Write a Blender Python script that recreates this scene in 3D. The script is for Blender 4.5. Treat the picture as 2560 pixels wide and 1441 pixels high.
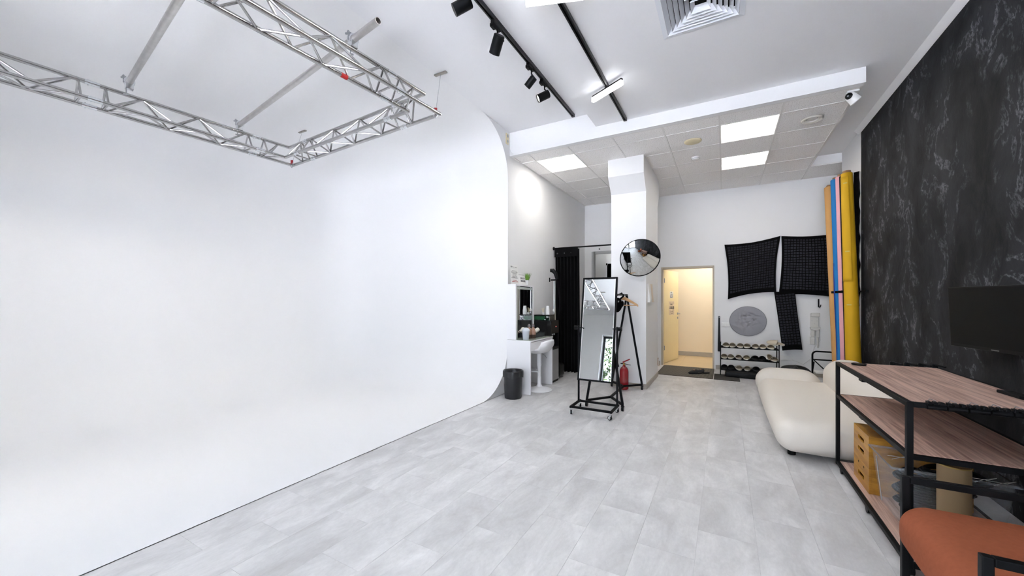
import bpy, bmesh, math, random
from mathutils import Vector, Matrix
random.seed(7)
for o in list(bpy.data.objects): bpy.data.objects.remove(o)
scene = bpy.context.scene
COL = scene.collection
PI = math.pi
R = math.radians

# ------------------------------------------------------------------ camera
H = 1.32
cam = bpy.data.cameras.new('camera')
cam.sensor_width = 36.0
cam.lens = 955.0/2560.0*36.0
cam.shift_y = 27.5/2560.0
cam.clip_start = 0.05
camo = bpy.data.objects.new('camera', cam); COL.objects.link(camo)
camo.location = (0, 0, H)
camo.rotation_euler = (PI/2, 0, math.atan(531/955))
scene.camera = camo

# ------------------------------------------------------------------ light and exposure
vs = scene.view_settings
vs.view_transform = 'Standard'; vs.look = 'None'; vs.gamma = 1.0; vs.use_curve_mapping = False
vs.exposure = 0.13
scene.cycles.use_denoising = True
scene.cycles.use_adaptive_sampling = True
scene.cycles.adaptive_threshold = 0.25
scene.cycles.max_bounces = 8
scene.cycles.diffuse_bounces = 4
scene.cycles.glossy_bounces = 4
scene.cycles.transmission_bounces = 6
scene.cycles.transparent_max_bounces = 8
scene.cycles.caustics_reflective = False
scene.cycles.caustics_refractive = False
scene.cycles.sample_clamp_indirect = 50.0

world = bpy.data.worlds.new('world'); scene.world = world
world.use_nodes = True
wn = world.node_tree
bg = wn.nodes['Background']
bg.inputs['Color'].default_value = (0.82, 0.85, 1.0, 1)
SKY = 9.0
bg.inputs['Strength'].default_value = SKY

K_SUN = 92.0      # sun on the paving outside; added to bounce onto the ceiling; does not shine in
sun = bpy.data.lights.new('sun', 'SUN'); sun.energy = K_SUN; sun.angle = 0.02; sun.color = (1.0, 0.955, 0.98)
suno = bpy.data.objects.new('sun', sun); COL.objects.link(suno); suno.location = (3, -6, 8)
suno.rotation_euler = Vector((0.45, 0.10, 0.88)).to_track_quat('Z', 'Y').to_euler()
K_SPOT = 32.0      # track spotlights
K_BAR = 10.0       # led bars on the second track
K_PANEL = 11.5      # recessed ceiling panels
K_HALL = 28.0      # hallway lamp
YREAR = -3.2
WINDOWS = [(-3.47, -1.25, 0.12, 3.02), (-0.75, 1.42, 0.12, 3.02)]

# ------------------------------------------------------------------ helpers
def lin(c):
    c = c/255.0
    return c/12.92 if c <= 0.04045 else ((c+0.055)/1.055)**2.4
def S(r, g, b): return (lin(r), lin(g), lin(b), 1.0)

def newmat(name):
    m = bpy.data.materials.new(name); m.use_nodes = True
    nt = m.node_tree
    return m, nt, nt.nodes['Principled BSDF']
def N(nt, t, **kw):
    n = nt.nodes.new(t)
    for k, v in kw.items():
        if k.startswith('i_'):
            n.inputs[k[2:].replace('_', ' ')].default_value = v
        else: setattr(n, k, v)
    return n
def mat(name, col, rough=0.5, metal=0.0, var=0.0, scale=8.0, bump=0.0, bscale=200.0, spec=None, stretch=(1, 1, 1), alpha=None, trans=0.0, coat=0.0):
    m, nt, b = newmat(name)
    b.inputs['Base Color'].default_value = col
    b.inputs['Roughness'].default_value = rough
    b.inputs['Metallic'].default_value = metal
    if spec is not None: b.inputs['Specular IOR Level'].default_value = spec
    if trans: b.inputs['Transmission Weight'].default_value = trans
    if coat: b.inputs['Coat Weight'].default_value = coat
    if alpha is not None: b.inputs['Alpha'].default_value = alpha
    tc = N(nt, 'ShaderNodeTexCoord'); mp = N(nt, 'ShaderNodeMapping')
    mp.inputs['Scale'].default_value = stretch
    nt.links.new(tc.outputs['Object'], mp.inputs['Vector'])
    if var:
        no = N(nt, 'ShaderNodeTexNoise', i_Scale=scale, i_Detail=2.0)
        nt.links.new(mp.outputs['Vector'], no.inputs['Vector'])
        mx = N(nt, 'ShaderNodeMix', data_type='RGBA')
        mx.inputs['A'].default_value = tuple(max(0, c*(1-var)) for c in col[:3])+(1,)
        mx.inputs['B'].default_value = tuple(min(1, c*(1+var)) for c in col[:3])+(1,)
        nt.links.new(no.outputs['Fac'], mx.inputs['Factor'])
        nt.links.new(mx.outputs['Result'], b.inputs['Base Color'])
    if bump:
        n2 = N(nt, 'ShaderNodeTexNoise', i_Scale=bscale, i_Detail=3.0)
        nt.links.new(mp.outputs['Vector'], n2.inputs['Vector'])
        bp = N(nt, 'ShaderNodeBump', i_Strength=bump, i_Distance=0.01)
        nt.links.new(n2.outputs['Fac'], bp.inputs['Height'])
        nt.links.new(bp.outputs['Normal'], b.inputs['Normal'])
    return m
def emis(name, col, strength):
    m, nt, b = newmat(name)
    b.inputs['Base Color'].default_value = (0.8, 0.8, 0.8, 1)
    b.inputs['Emission Color'].default_value = col
    b.inputs['Emission Strength'].default_value = strength
    return m

def V(*a): return Vector(a)
def frame_z(d):
    d = Vector(d).normalized()
    up = Vector((0, 0, 1)) if abs(d.z) < 0.95 else Vector((1, 0, 0))
    x = up.cross(d).normalized(); y = d.cross(x)
    return x, y, d

class MB:
    """collects shapes; build() links them as ONE mesh object"""
    def __init__(s, world=False):
        s.v = []; s.f = []; s.world = world
    def add(s, vs, fs):
        n = len(s.v); s.v += [Vector(p) for p in vs]
        s.f += [tuple(i+n for i in f) for f in fs]; return s
    def box(s, x0, x1, y0, y1, z0, z1):
        return s.add([(x0,y0,z0),(x1,y0,z0),(x1,y1,z0),(x0,y1,z0),(x0,y0,z1),(x1,y0,z1),(x1,y1,z1),(x0,y1,z1)],
                     [(3,2,1,0),(4,5,6,7),(0,1,5,4),(1,2,6,5),(2,3,7,6),(3,0,4,7)])
    def obox(s, c, size, M):
        c = Vector(c); hx, hy, hz = size[0]/2, size[1]/2, size[2]/2
        pts = [c + M @ Vector(p) for p in [(-hx,-hy,-hz),(hx,-hy,-hz),(hx,hy,-hz),(-hx,hy,-hz),(-hx,-hy,hz),(hx,-hy,hz),(hx,hy,hz),(-hx,hy,hz)]]
        return s.add(pts, [(3,2,1,0),(4,5,6,7),(0,1,5,4),(1,2,6,5),(2,3,7,6),(3,0,4,7)])
    def bar(s, p0, p1, w, h=None, up=(0, 0, 1)):
        """rectangular bar from p0 to p1"""
        h = h or w
        p0 = Vector(p0); p1 = Vector(p1); d = (p1-p0); L = d.length; d.normalize()
        u = Vector(up)
        if abs(u.dot(d)) > 0.97: u = Vector((1, 0, 0))
        x = u.cross(d).normalized(); y = d.cross(x)
        M = Matrix((x, y, d)).transposed()
        return s.obox((p0+p1)/2, (w, h, L), M)
    def cyl(s, p0, p1, r0, r1=None, n=12, caps=True):
        r1 = r0 if r1 is None else r1
        p0 = Vector(p0); p1 = Vector(p1); x, y, d = frame_z(p1-p0)
        a = [p0 + (x*math.cos(2*PI*i/n)+y*math.sin(2*PI*i/n))*r0 for i in range(n)]
        b = [p1 + (x*math.cos(2*PI*i/n)+y*math.sin(2*PI*i/n))*r1 for i in range(n)]
        fs = [(i, (i+1) % n, n+(i+1) % n, n+i) for i in range(n)]
        if caps: fs += [tuple(range(n-1, -1, -1)), tuple(range(n, 2*n))]
        return s.add(a+b, fs)
    def pipe(s, p0, p1, ro, ri, n=16):
        p0 = Vector(p0); p1 = Vector(p1); x, y, d = frame_z(p1-p0)
        rings = []
        for p, r in ((p0, ro), (p1, ro), (p1, ri), (p0, ri)):
            rings.append([p + (x*math.cos(2*PI*i/n)+y*math.sin(2*PI*i/n))*r for i in range(n)])
        vs = sum(rings, []); fs = []
        for k in range(4):
            a = k*n; b = ((k+1) % 4)*n
            fs += [(a+i, a+(i+1) % n, b+(i+1) % n, b+i) for i in range(n)]
        return s.add(vs, fs)
    def tube(s, pts, r, n=8, closed=False, caps=True):
        pts = [Vector(p) for p in pts]; m = len(pts)
        rr = r if isinstance(r, (list, tuple)) else [r]*m
        rings = []; prev = None
        for i, p in enumerate(pts):
            if closed: t = (pts[(i+1) % m]-pts[i-1])
            else: t = pts[min(i+1, m-1)]-pts[max(i-1, 0)]
            t.normalize()
            if prev is None: x, y, _ = frame_z(t)
            else:
                x = prev - t*prev.dot(t)
                if x.length < 1e-6: x, y, _ = frame_z(t)
                x.normalize(); y = t.cross(x)
            prev = x
            rings.append([p+(x*math.cos(2*PI*k/n)+y*math.sin(2*PI*k/n))*rr[i] for k in range(n)])
        vs = sum(rings, []); fs = []
        for i in range(m if closed else m-1):
            a = i*n; b = ((i+1) % m)*n
            fs += [(a+k, a+(k+1) % n, b+(k+1) % n, b+k) for k in range(n)]
        if caps and not closed: fs += [tuple(range(n-1, -1, -1)), tuple(range((m-1)*n, m*n))]
        return s.add(vs, fs)
    def lathe(s, prof, c=(0, 0, 0), n=24, M=None, caps=True):
        c = Vector(c); M = M or Matrix.Identity(3); m = len(prof)
        vs = [c + M @ Vector((r*math.cos(2*PI*i/n), r*math.sin(2*PI*i/n), z)) for r, z in prof for i in range(n)]
        fs = [(k*n+i, k*n+(i+1) % n, (k+1)*n+(i+1) % n, (k+1)*n+i) for k in range(m-1) for i in range(n)]
        if caps: fs += [tuple(range(n-1, -1, -1)), tuple(range((m-1)*n, m*n))]
        return s.add(vs, fs)
    def prism(s, poly, a, b, fn):
        """poly of 2d points extruded between a and b; fn(u, v, w) -> 3d point"""
        n = len(poly)
        vs = [fn(u, v, a) for u, v in poly] + [fn(u, v, b) for u, v in poly]
        return s.add(vs, [tuple(range(n-1, -1, -1)), tuple(range(n, 2*n))] + [(i, (i+1) % n, n+(i+1) % n, n+i) for i in range(n)])
    def grid(s, fn, nu, nv, closeu=False):
        vs = [fn(i/nu, j/nv) for j in range(nv+1) for i in range(nu+(0 if closeu else 1))]
        w = nu if closeu else nu+1
        fs = []
        for j in range(nv):
            for i in range(nu):
                i2 = (i+1) % w
                fs.append((j*w+i, j*w+i2, (j+1)*w+i2, (j+1)*w+i))
        return s.add(vs, fs)
    def rbox(s, c, size, r, seg=4, inner=4, M=None, puff=0.0):
        """box with rounded edges (optionally slightly puffed faces)"""
        c = Vector(c); M = M or Matrix.Identity(3); h = [q/2 for q in size]
        rr = r if isinstance(r, (list, tuple)) else (r, r, r)
        rr = [min(rr[i], h[i]*0.999) for i in range(3)]
        co = []
        for i in range(3):
            e = [-h[i] + rr[i]*(1-math.cos(k/seg*PI/2)) if False else -h[i]+rr[i]*k/seg for k in range(seg)]
            mid = [-(h[i]-rr[i]) + 2*(h[i]-rr[i])*k/inner for k in range(inner+1)]
            co.append(e+mid+[-q for q in reversed(e)])
        idx = {}
        def vert(p):
            key = (round(p[0], 6), round(p[1], 6), round(p[2], 6))
            if key not in idx:
                q = [max(-(h[i]-rr[i]), min(h[i]-rr[i], p[i])) for i in range(3)]
                d = Vector(((p[i]-q[i])/rr[i] if rr[i] > 1e-9 else 0) for i in range(3))
                if d.length > 1e-9: d.normalize()
                w = Vector((q[i]+d[i]*rr[i]) for i in range(3))
                if puff:
                    for i in range(3):
                        j, k = (i+1) % 3, (i+2) % 3
                        fj = max(0, 1-(w[j]/h[j])**2); fk = max(0, 1-(w[k]/h[k])**2)
                        w[i] += (w[i]/h[i])*puff*fj*fk
                idx[key] = len(s.v); s.v.append(c + M @ w)
            return idx[key]
        for ax in range(3):
            a, b = (ax+1) % 3, (ax+2) % 3
            for sg in (-1, 1):
                for i in range(len(co[a])-1):
                    for j in range(len(co[b])-1):
                        q = []
                        for (ii, jj) in ((i, j), (i+1, j), (i+1, j+1), (i, j+1)):
                            p = [0, 0, 0]; p[ax] = sg*h[ax]; p[a] = co[a][ii]; p[b] = co[b][jj]
                            q.append(vert(p))
                        if len(set(q)) >= 3:
                            s.f.append(tuple(q if sg > 0 else reversed(q)))
        return s
    def rod(s, pts, r, n=8): return s.tube(pts, r, n)
    def build(s, name, m, parent=None, loc=None, bevel=0.0, bseg=2, smooth=True, ang=38, rz=0.0, mods=None):
        me = bpy.data.meshes.new(name)
        vs = s.v
        if parent is not None and s.world:
            Mi = wm(parent).inverted(); vs = [Mi @ p for p in vs]
        elif parent is None and loc is not None and s.world:
            Mi = (Matrix.Translation(loc) @ Matrix.Rotation(rz, 4, 'Z')).inverted(); vs = [Mi @ p for p in vs]
        me.from_pydata([tuple(p) for p in vs], [], s.f)
        if bevel:
            bm = bmesh.new(); bm.from_mesh(me)
            bmesh.ops.remove_doubles(bm, verts=bm.verts, dist=1e-5)
            es = [e for e in bm.edges if len(e.link_faces) == 2 and e.calc_face_angle(0) > R(30)]
            bmesh.ops.bevel(bm, geom=es, offset=bevel, segments=bseg, profile=0.5, affect='EDGES', clamp_overlap=True)
            bm.to_mesh(me); bm.free()
        if smooth:
            me.shade_smooth(); me.set_sharp_from_angle(angle=R(19 if (bevel and ang == 38) else ang))
        me.materials.append(m)
        o = bpy.data.objects.new(name, me); COL.objects.link(o)
        if parent is not None: o.parent = parent
        elif loc is not None:
            o.location = loc; o.rotation_euler = (0, 0, rz)
        return o

def wm(o):
    M = Matrix.LocRotScale(o.location, o.rotation_euler, o.scale)
    while o.parent is not None:
        o = o.parent; M = Matrix.LocRotScale(o.location, o.rotation_euler, o.scale) @ M
    return M
def tag(o, label, cat, group=None):
    o['label'] = label; o['category'] = cat
    if group: o['group'] = group
    return o
def thing(name, label, cat, loc=(0, 0, 0), rz=0.0, group=None):
    o = bpy.data.objects.new(name, None); COL.objects.link(o)
    o.empty_display_size = 0.1
    o.location = loc; o.rotation_euler = (0, 0, rz)
    return tag(o, label, cat, group)
def struct(o):
    o['kind'] = 'structure'; return o
def copy_tree(o, parent=None):
    c = o.copy(); COL.objects.link(c); c.parent = parent
    for ch in list(o.children): copy_tree(ch, c)
    return c
def inst(me, name, parent, loc=(0, 0, 0), rot=(0, 0, 0), scale=(1, 1, 1)):
    o = bpy.data.objects.new(name, me); COL.objects.link(o); o.parent = parent
    o.location = loc; o.rotation_euler = rot; o.scale = scale
    return o
def rot_to(d):
    """euler turning +Z to direction d"""
    return Vector(d).to_track_quat('Z', 'Y').to_euler()
# ------------------------------------------------------------------ materials
M_white = mat('white_wall_paint', S(238, 238, 238), 0.75)
M_cyc = mat('white_cyclorama_paint', S(240, 240, 240), 0.7)
M_ceil = mat('white_ceiling_paint', S(238, 238, 239), 0.8)
M_black = mat('black_powder_coat', S(13, 14, 16), 0.5, var=0.1, scale=30, spec=0.14)
M_blackmatte = mat('black_matte', S(14, 14, 16), 0.75, var=0.15, scale=20, spec=0.2)
M_blackfab = mat('black_fabric', S(13, 13, 15), 0.95, var=0.3, scale=60, bump=0.2, bscale=500, spec=0.1)
M_blackplastic = mat('black_plastic', S(13, 14, 16), 0.42, var=0.1, scale=15, spec=0.18)
M_alu = mat('brushed_aluminium', S(182, 181, 180), 0.26, 1.0, var=0.14, scale=18)
M_aludull = mat('dull_aluminium_pipe', S(200, 198, 196), 0.42, 1.0, var=0.14, scale=14)
M_chrome = mat('chrome', S(225, 228, 230), 0.16, 1.0)
M_steel = mat('zinc_steel', S(170, 172, 175), 0.3, 1.0, var=0.1, scale=40)
M_red = mat('red_tape', S(158, 24, 28), 0.6)
M_whiteplastic = mat('white_plastic', S(238, 238, 236), 0.4, var=0.01, scale=10)
M_cream = mat('ivory_plastic', S(226, 214, 178), 0.5)
M_whitelam = mat('white_laminate', S(240, 240, 242), 0.3, var=0.01, scale=6)
M_paper = mat('white_paper', S(240, 240, 238), 0.8)
M_ink = mat('dark_ink', S(60, 58, 62), 0.9)
M_inkred = mat('red_ink', S(190, 60, 60), 0.9)
M_mirror = mat('mirror_glass', S(242, 245, 244), 0.0, 1.0)
M_grey = mat('grey_frame_paint', S(176, 178, 178), 0.5)

def glass_mat(name, tint, refl=0.08, rough=0.02, clear=0.92):
    m, nt, b = newmat(name)
    nt.nodes.remove(b)
    out = nt.nodes['Material Output']
    tr = N(nt, 'ShaderNodeBsdfTransparent'); tr.inputs['Color'].default_value = tint
    gl = N(nt, 'ShaderNodeBsdfGlossy'); gl.inputs['Roughness'].default_value = rough
    fr = N(nt, 'ShaderNodeFresnel', i_IOR=1.45)
    mx = N(nt, 'ShaderNodeMixShader')
    nt.links.new(fr.outputs[0], mx.inputs[0]); nt.links.new(tr.outputs[0], mx.inputs[1]); nt.links.new(gl.outputs[0], mx.inputs[2])
    nt.links.new(mx.outputs[0], out.inputs['Surface'])
    return m
M_glass = glass_mat('window_glass', (0.95, 0.98, 0.97, 1))

def floor_mat():
    m, nt, b = newmat('grey_vinyl_plank')
    tc = N(nt, 'ShaderNodeTexCoord'); oi = N(nt, 'ShaderNodeObjectInfo')
    sc = N(nt, 'ShaderNodeVectorMath', operation='SCALE'); sc.inputs['Scale'].default_value = 60.0
    cb = N(nt, 'ShaderNodeCombineXYZ')
    nt.links.new(oi.outputs['Random'], cb.inputs[0]); nt.links.new(oi.outputs['Random'], cb.inputs[1]); nt.links.new(oi.outputs['Random'], cb.inputs[2])
    nt.links.new(cb.outputs[0], sc.inputs[0])
    ad = N(nt, 'ShaderNodeVectorMath', operation='ADD')
    nt.links.new(tc.outputs['Object'], ad.inputs[0]); nt.links.new(sc.outputs[0], ad.inputs[1])
    mp = N(nt, 'ShaderNodeMapping'); mp.inputs['Scale'].default_value = (7.0, 3.0, 1.0)
    nt.links.new(ad.outputs[0], mp.inputs['Vector'])
    n1 = N(nt, 'ShaderNodeTexNoise', i_Scale=0.75, i_Detail=6.0, i_Roughness=0.62, i_Distortion=0.6)
    nt.links.new(mp.outputs[0], n1.inputs['Vector'])
    n2 = N(nt, 'ShaderNodeTexNoise', i_Scale=9.0, i_Detail=6.0, i_Roughness=0.7)
    nt.links.new(mp.outputs[0], n2.inputs['Vector'])
    rp = N(nt, 'ShaderNodeValToRGB')
    e = rp.color_ramp.elements
    e[0].position = 0.28; e[0].color = S(193, 191, 191)
    e[1].position = 0.70; e[1].color = S(229, 228, 228)
    x = rp.color_ramp.elements.new(0.47); x.color = S(208, 207, 207)
    nt.links.new(n1.outputs['Fac'], rp.inputs['Fac'])
    r2 = N(nt, 'ShaderNodeMapRange'); r2.inputs['From Min'].default_value = 0.3; r2.inputs['From Max'].default_value = 0.7
    r2.inputs['To Min'].default_value = 0.93; r2.inputs['To Max'].default_value = 1.05
    nt.links.new(n2.outputs['Fac'], r2.inputs['Value'])
    r3 = N(nt, 'ShaderNodeMapRange'); r3.inputs['To Min'].default_value = 0.965; r3.inputs['To Max'].default_value = 1.035
    nt.links.new(oi.outputs['Random'], r3.inputs['Value'])
    mu = N(nt, 'ShaderNodeMath', operation='MULTIPLY')
    nt.links.new(r2.outputs[0], mu.inputs[0]); nt.links.new(r3.outputs[0], mu.inputs[1])
    vm = N(nt, 'ShaderNodeVectorMath', operation='SCALE')
    nt.links.new(rp.outputs['Color'], vm.inputs[0]); nt.links.new(mu.outputs[0], vm.inputs['Scale'])
    nt.links.new(vm.outputs[0], b.inputs['Base Color'])
    b.inputs['Roughness'].default_value = 0.42
    return m
M_floor = floor_mat()
M_floorbase = mat('plank_joint_grey', S(160, 160, 160), 0.9)  # grey base slab seen through the plank joints

def plaster_mat():
    m, nt, b = newmat('black_decorative_plaster')
    tc = N(nt, 'ShaderNodeTexCoord')
    mp = N(nt, 'ShaderNodeMapping'); mp.inputs['Scale'].default_value = (1, 1.15, 0.8); mp.inputs['Rotation'].default_value = (0.3, 0, 0)
    nt.links.new(tc.outputs['Object'], mp.inputs['Vector'])
    n1 = N(nt, 'ShaderNodeTexNoise', i_Scale=2.0, i_Detail=8.0, i_Roughness=0.62, i_Distortion=0.3)
    nt.links.new(mp.outputs[0], n1.inputs['Vector'])
    n2 = N(nt, 'ShaderNodeTexNoise', i_Scale=3.0, i_Detail=9.0, i_Roughness=0.64, i_Distortion=0.5)
    nt.links.new(mp.outputs[0], n2.inputs['Vector'])
    n3 = N(nt, 'ShaderNodeTexNoise', i_Scale=26.0, i_Detail=6.0, i_Roughness=0.7)
    nt.links.new(mp.outputs[0], n3.inputs['Vector'])
    rp = N(nt, 'ShaderNodeValToRGB'); e = rp.color_ramp.elements
    e[0].position = 0.36; e[0].color = S(22, 22, 24); e[1].position = 0.68; e[1].color = S(54, 54, 58)
    nt.links.new(n1.outputs['Fac'], rp.inputs['Fac'])
    # veins: thin band of the distorted noise
    sb = N(nt, 'ShaderNodeMath', operation='SUBTRACT'); sb.inputs[1].default_value = 0.53
    ab = N(nt, 'ShaderNodeMath', operation='ABSOLUTE')
    nt.links.new(n2.outputs['Fac'], sb.inputs[0]); nt.links.new(sb.outputs[0], ab.inputs[0])
    vr = N(nt, 'ShaderNodeMapRange'); vr.inputs['From Min'].default_value = 0.0; vr.inputs['From Max'].default_value = 0.028
    vr.inputs['To Min'].default_value = 1.0; vr.inputs['To Max'].default_value = 0.0
    nt.links.new(ab.outputs[0], vr.inputs['Value'])
    mk = N(nt, 'ShaderNodeMapRange'); mk.inputs['From Min'].default_value = 0.46; mk.inputs['From Max'].default_value = 0.58
    nt.links.new(n1.outputs['Fac'], mk.inputs['Value'])
    m3 = N(nt, 'ShaderNodeMapRange'); m3.inputs['From Min'].default_value = 0.38; m3.inputs['From Max'].default_value = 0.58
    nt.links.new(n3.outputs['Fac'], m3.inputs['Value'])
    p1 = N(nt, 'ShaderNodeMath', operation='MULTIPLY'); p2 = N(nt, 'ShaderNodeMath', operation='MULTIPLY')
    nt.links.new(vr.outputs[0], p1.inputs[0]); nt.links.new(mk.outputs[0], p1.inputs[1])
    nt.links.new(p1.outputs[0], p2.inputs[0]); nt.links.new(m3.outputs[0], p2.inputs[1])
    mx = N(nt, 'ShaderNodeMix', data_type='RGBA'); mx.inputs['B'].default_value = S(116, 117, 122)
    nt.links.new(p2.outputs[0], mx.inputs['Factor']); nt.links.new(rp.outputs[0], mx.inputs['A'])
    nt.links.new(mx.outputs['Result'], b.inputs['Base Color'])
    b.inputs['Roughness'].default_value = 0.7; b.inputs['Specular IOR Level'].default_value = 0.12
    bp = N(nt, 'ShaderNodeBump', i_Strength=0.35, i_Distance=0.02)
    nt.links.new(n2.outputs['Fac'], bp.inputs['Height']); nt.links.new(bp.outputs[0], b.inputs['Normal'])
    return m
M_plaster = plaster_mat()

def wood_mat(name, c0, c1, stretch, scale=2.0, rough=0.5):
    m, nt, b = newmat(name)
    tc = N(nt, 'ShaderNodeTexCoord'); mp = N(nt, 'ShaderNodeMapping'); mp.inputs['Scale'].default_value = stretch
    nt.links.new(tc.outputs['Object'], mp.inputs['Vector'])
    n1 = N(nt, 'ShaderNodeTexNoise', i_Scale=scale, i_Detail=8.0, i_Roughness=0.6, i_Distortion=0.5)
    nt.links.new(mp.outputs[0], n1.inputs['Vector'])
    rp = N(nt, 'ShaderNodeValToRGB'); e = rp.color_ramp.elements
    e[0].position = 0.33; e[0].color = c0; e[1].position = 0.62; e[1].color = c1
    nt.links.new(n1.outputs['Fac'], rp.inputs['Fac']); nt.links.new(rp.outputs[0], b.inputs['Base Color'])
    b.inputs['Roughness'].default_value = rough
    bp = N(nt, 'ShaderNodeBump', i_Strength=0.08, i_Distance=0.004)
    nt.links.new(n1.outputs['Fac'], bp.inputs['Height']); nt.links.new(bp.outputs[0], b.inputs['Normal'])
    return m
M_oak = wood_mat('oak_laminate', S(146, 112, 98), S(216, 183, 167), (30, 1.2, 8), 1.5)
M_ply = wood_mat('varnished_plywood', S(150, 100, 30), S(196, 142, 52), (3, 1.2, 12), 2.0, 0.4)
M_beech = wood_mat('beech_wood', S(196, 150, 100), S(224, 184, 138), (4, 20, 20), 1.0, 0.45)

def tile_mat():
    m, nt, b = newmat('mineral_fibre_tile')
    tc = N(nt, 'ShaderNodeTexCoord'); oi = N(nt, 'ShaderNodeObjectInfo')
    ad = N(nt, 'ShaderNodeVectorMath', operation='ADD')
    cb = N(nt, 'ShaderNodeCombineXYZ'); nt.links.new(oi.outputs['Random'], cb.inputs[0]); nt.links.new(oi.outputs['Random'], cb.inputs[1])
    sc = N(nt, 'ShaderNodeVectorMath', operation='SCALE'); sc.inputs['Scale'].default_value = 40.0
    nt.links.new(cb.outputs[0], sc.inputs[0]); nt.links.new(tc.outputs['Object'], ad.inputs[0]); nt.links.new(sc.outputs[0], ad.inputs[1])
    n1 = N(nt, 'ShaderNodeTexNoise', i_Scale=95.0, i_Detail=2.0, i_Roughness=0.6)
    nt.links.new(ad.outputs[0], n1.inputs['Vector'])
    rp = N(nt, 'ShaderNodeValToRGB'); e = rp.color_ramp.elements
    e[0].position = 0.36; e[0].color = S(214, 211, 207); e[1].position = 0.46; e[1].color = S(248, 246, 244)
    nt.links.new(n1.outputs['Fac'], rp.inputs['Fac']); nt.links.new(rp.outputs[0], b.inputs['Base Color'])
    b.inputs['Roughness'].default_value = 0.95
    bp = N(nt, 'ShaderNodeBump', i_Strength=0.3, i_Distance=0.004)
    nt.links.new(n1.outputs['Fac'], bp.inputs['Height']); nt.links.new(bp.outputs[0], b.inputs['Normal'])
    return m
M_tile = tile_mat()
M_tbar = mat('white_grid_bar', S(232, 230, 227), 0.6)
M_stone = mat('beige_skirting_stone', S(172, 165, 154), 0.5, var=0.1, scale=14)
M_hallwall = mat('cream_hall_paint', S(238, 223, 198), 0.7)
M_halltile = mat('beige_hall_tile', S(205, 184, 148), 0.4, var=0.06, scale=6)
M_door = mat('cream_door_paint', S(232, 216, 172), 0.5, var=0.02, scale=4)

# ------------------------------------------------------------------ setting: dimensions (metres)
YD = 8.143; XL = -2.69; XR = 1.54; ZC = 3.368; ZU = 3.515; ZH = 3.70; XS = -1.43; YB = 4.77
XCB = -6.0; YCE = 4.70; RC = 0.68; YFRONT = YREAR

# floor: base slab, then single planks up to the far wall
fl = MB().box(XL-0.02, 2.4, YREAR-0.3, YD+0.02, -0.12, -0.003).build('floor', M_floorbase); struct(fl)
PW, PL = 0.283, 0.586
pm = MB().box(-PW/2+0.0004, PW/2-0.0004, -PL/2+0.0004, PL/2-0.0004, -0.004, 0.0)
pobj = pm.build('plank', M_floor, fl, smooth=False)
pmesh = pobj.data
bpy.data.objects.remove(pobj)
x = XL+0.012; row = 0
plank_count = 0
while x < XR:
    w = min(PW, XR+0.7-x)
    off = 0.965 + (0.29 if row % 2 else 0.0)
    y = off - PL*2
    while y < YD:
        y1 = min(y+PL, YD)
        if y1-y > 0.02:
            inst(pmesh, 'plank', fl, (x+PW/2, (y+y1)/2, 0), scale=(1, (y1-y)/PL, 1)); plank_count += 1
        y += PL
    x += PW; row += 1
rest = MB().box(XL, 2.4, YREAR, -0.03, -0.003, -0.0015).build('floor_behind', M_floor, fl); rest['kind'] = 'stuff'

# cyclorama: infinity cove (floor, end wall, back wall and ceiling run into each other)
def rounded_cyc():
    def axis(lo, hi, r, seg, cuts):
        a = [lo + r*(1-math.cos(k/seg*PI/2)) for k in range(seg+1)]
        b = [hi - r*(1-math.cos(k/seg*PI/2)) for k in range(seg, -1, -1)]
        return sorted(set([round(q, 5) for q in a+b+cuts]))
    seg = 14
    lo = (XCB, -9.0, 0.004); hi = (3.0, YCE, ZH)
    co = [axis(lo[i], hi[i], RC, seg, c) for i, c in enumerate(([XL+0.01], [-2.55, 0.5, 2.5], [1.2, 2.2]))]
    mb = MB(True); idx = {}
    def vert(p):
        k = tuple(round(q, 5) for q in p)
        if k not in idx:
            q = [max(lo[i]+RC, min(hi[i]-RC, p[i])) for i in range(3)]
            d = Vector(p)-Vector(q)
            w = Vector(q)
            if d.length > 1e-9:
                w = Vector(q)+d.normalized()*RC
            idx[k] = len(mb.v); mb.v.append(w)
        return idx[k]
    def cube_to(p): return p
    for ax in range(3):
        a, b = (ax+1) % 3, (ax+2) % 3
        for sg, val in ((-1, lo[ax]), (1, hi[ax])):
            for i in range(len(co[a])-1):
                for j in range(len(co[b])-1):
                    pts = []
                    for ii, jj in ((i, j), (i+1, j), (i+1, j+1), (i, j+1)):
                        p = [0, 0, 0]; p[ax] = val; p[a] = co[a][ii]; p[b] = co[b][jj]; pts.append(p)
                    if max(p[0] for p in pts) > XL+0.011 or min(p[1] for p in pts) < -2.551: continue
                    q = [vert(p) for p in pts]
                    if len(set(q)) >= 3: mb.f.append(tuple(q if sg < 0 else reversed(q)))
    return mb.build('wall_cyclorama', M_cyc, loc=(0, 0, 0), ang=60)
struct(rounded_cyc())

# left wall: its front end is cut to the curve of the cyclorama
RW = RC+0.004
prof = [(YD+0.1, 0), (YD+0.1, ZH+0.1), (YCE-RC, ZH+0.1), (YCE-RC, ZH+0.004)]
prof += [(YCE-RC+RW*math.sin(t/16*PI/2), ZH-RC+RW*math.cos(t/16*PI/2)) for t in range(1, 17)]
prof += [(YCE-RC+RW*math.cos(t/16*PI/2), max(0, RC-RW*math.sin(t/16*PI/2))) for t in range(0, 17)]
mb = MB(True).prism(prof, XL-0.08, XL, lambda u, v, w: (w, u, v))
struct(mb.build('wall_left', M_white, loc=(XL, YD, 0), ang=30))
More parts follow.
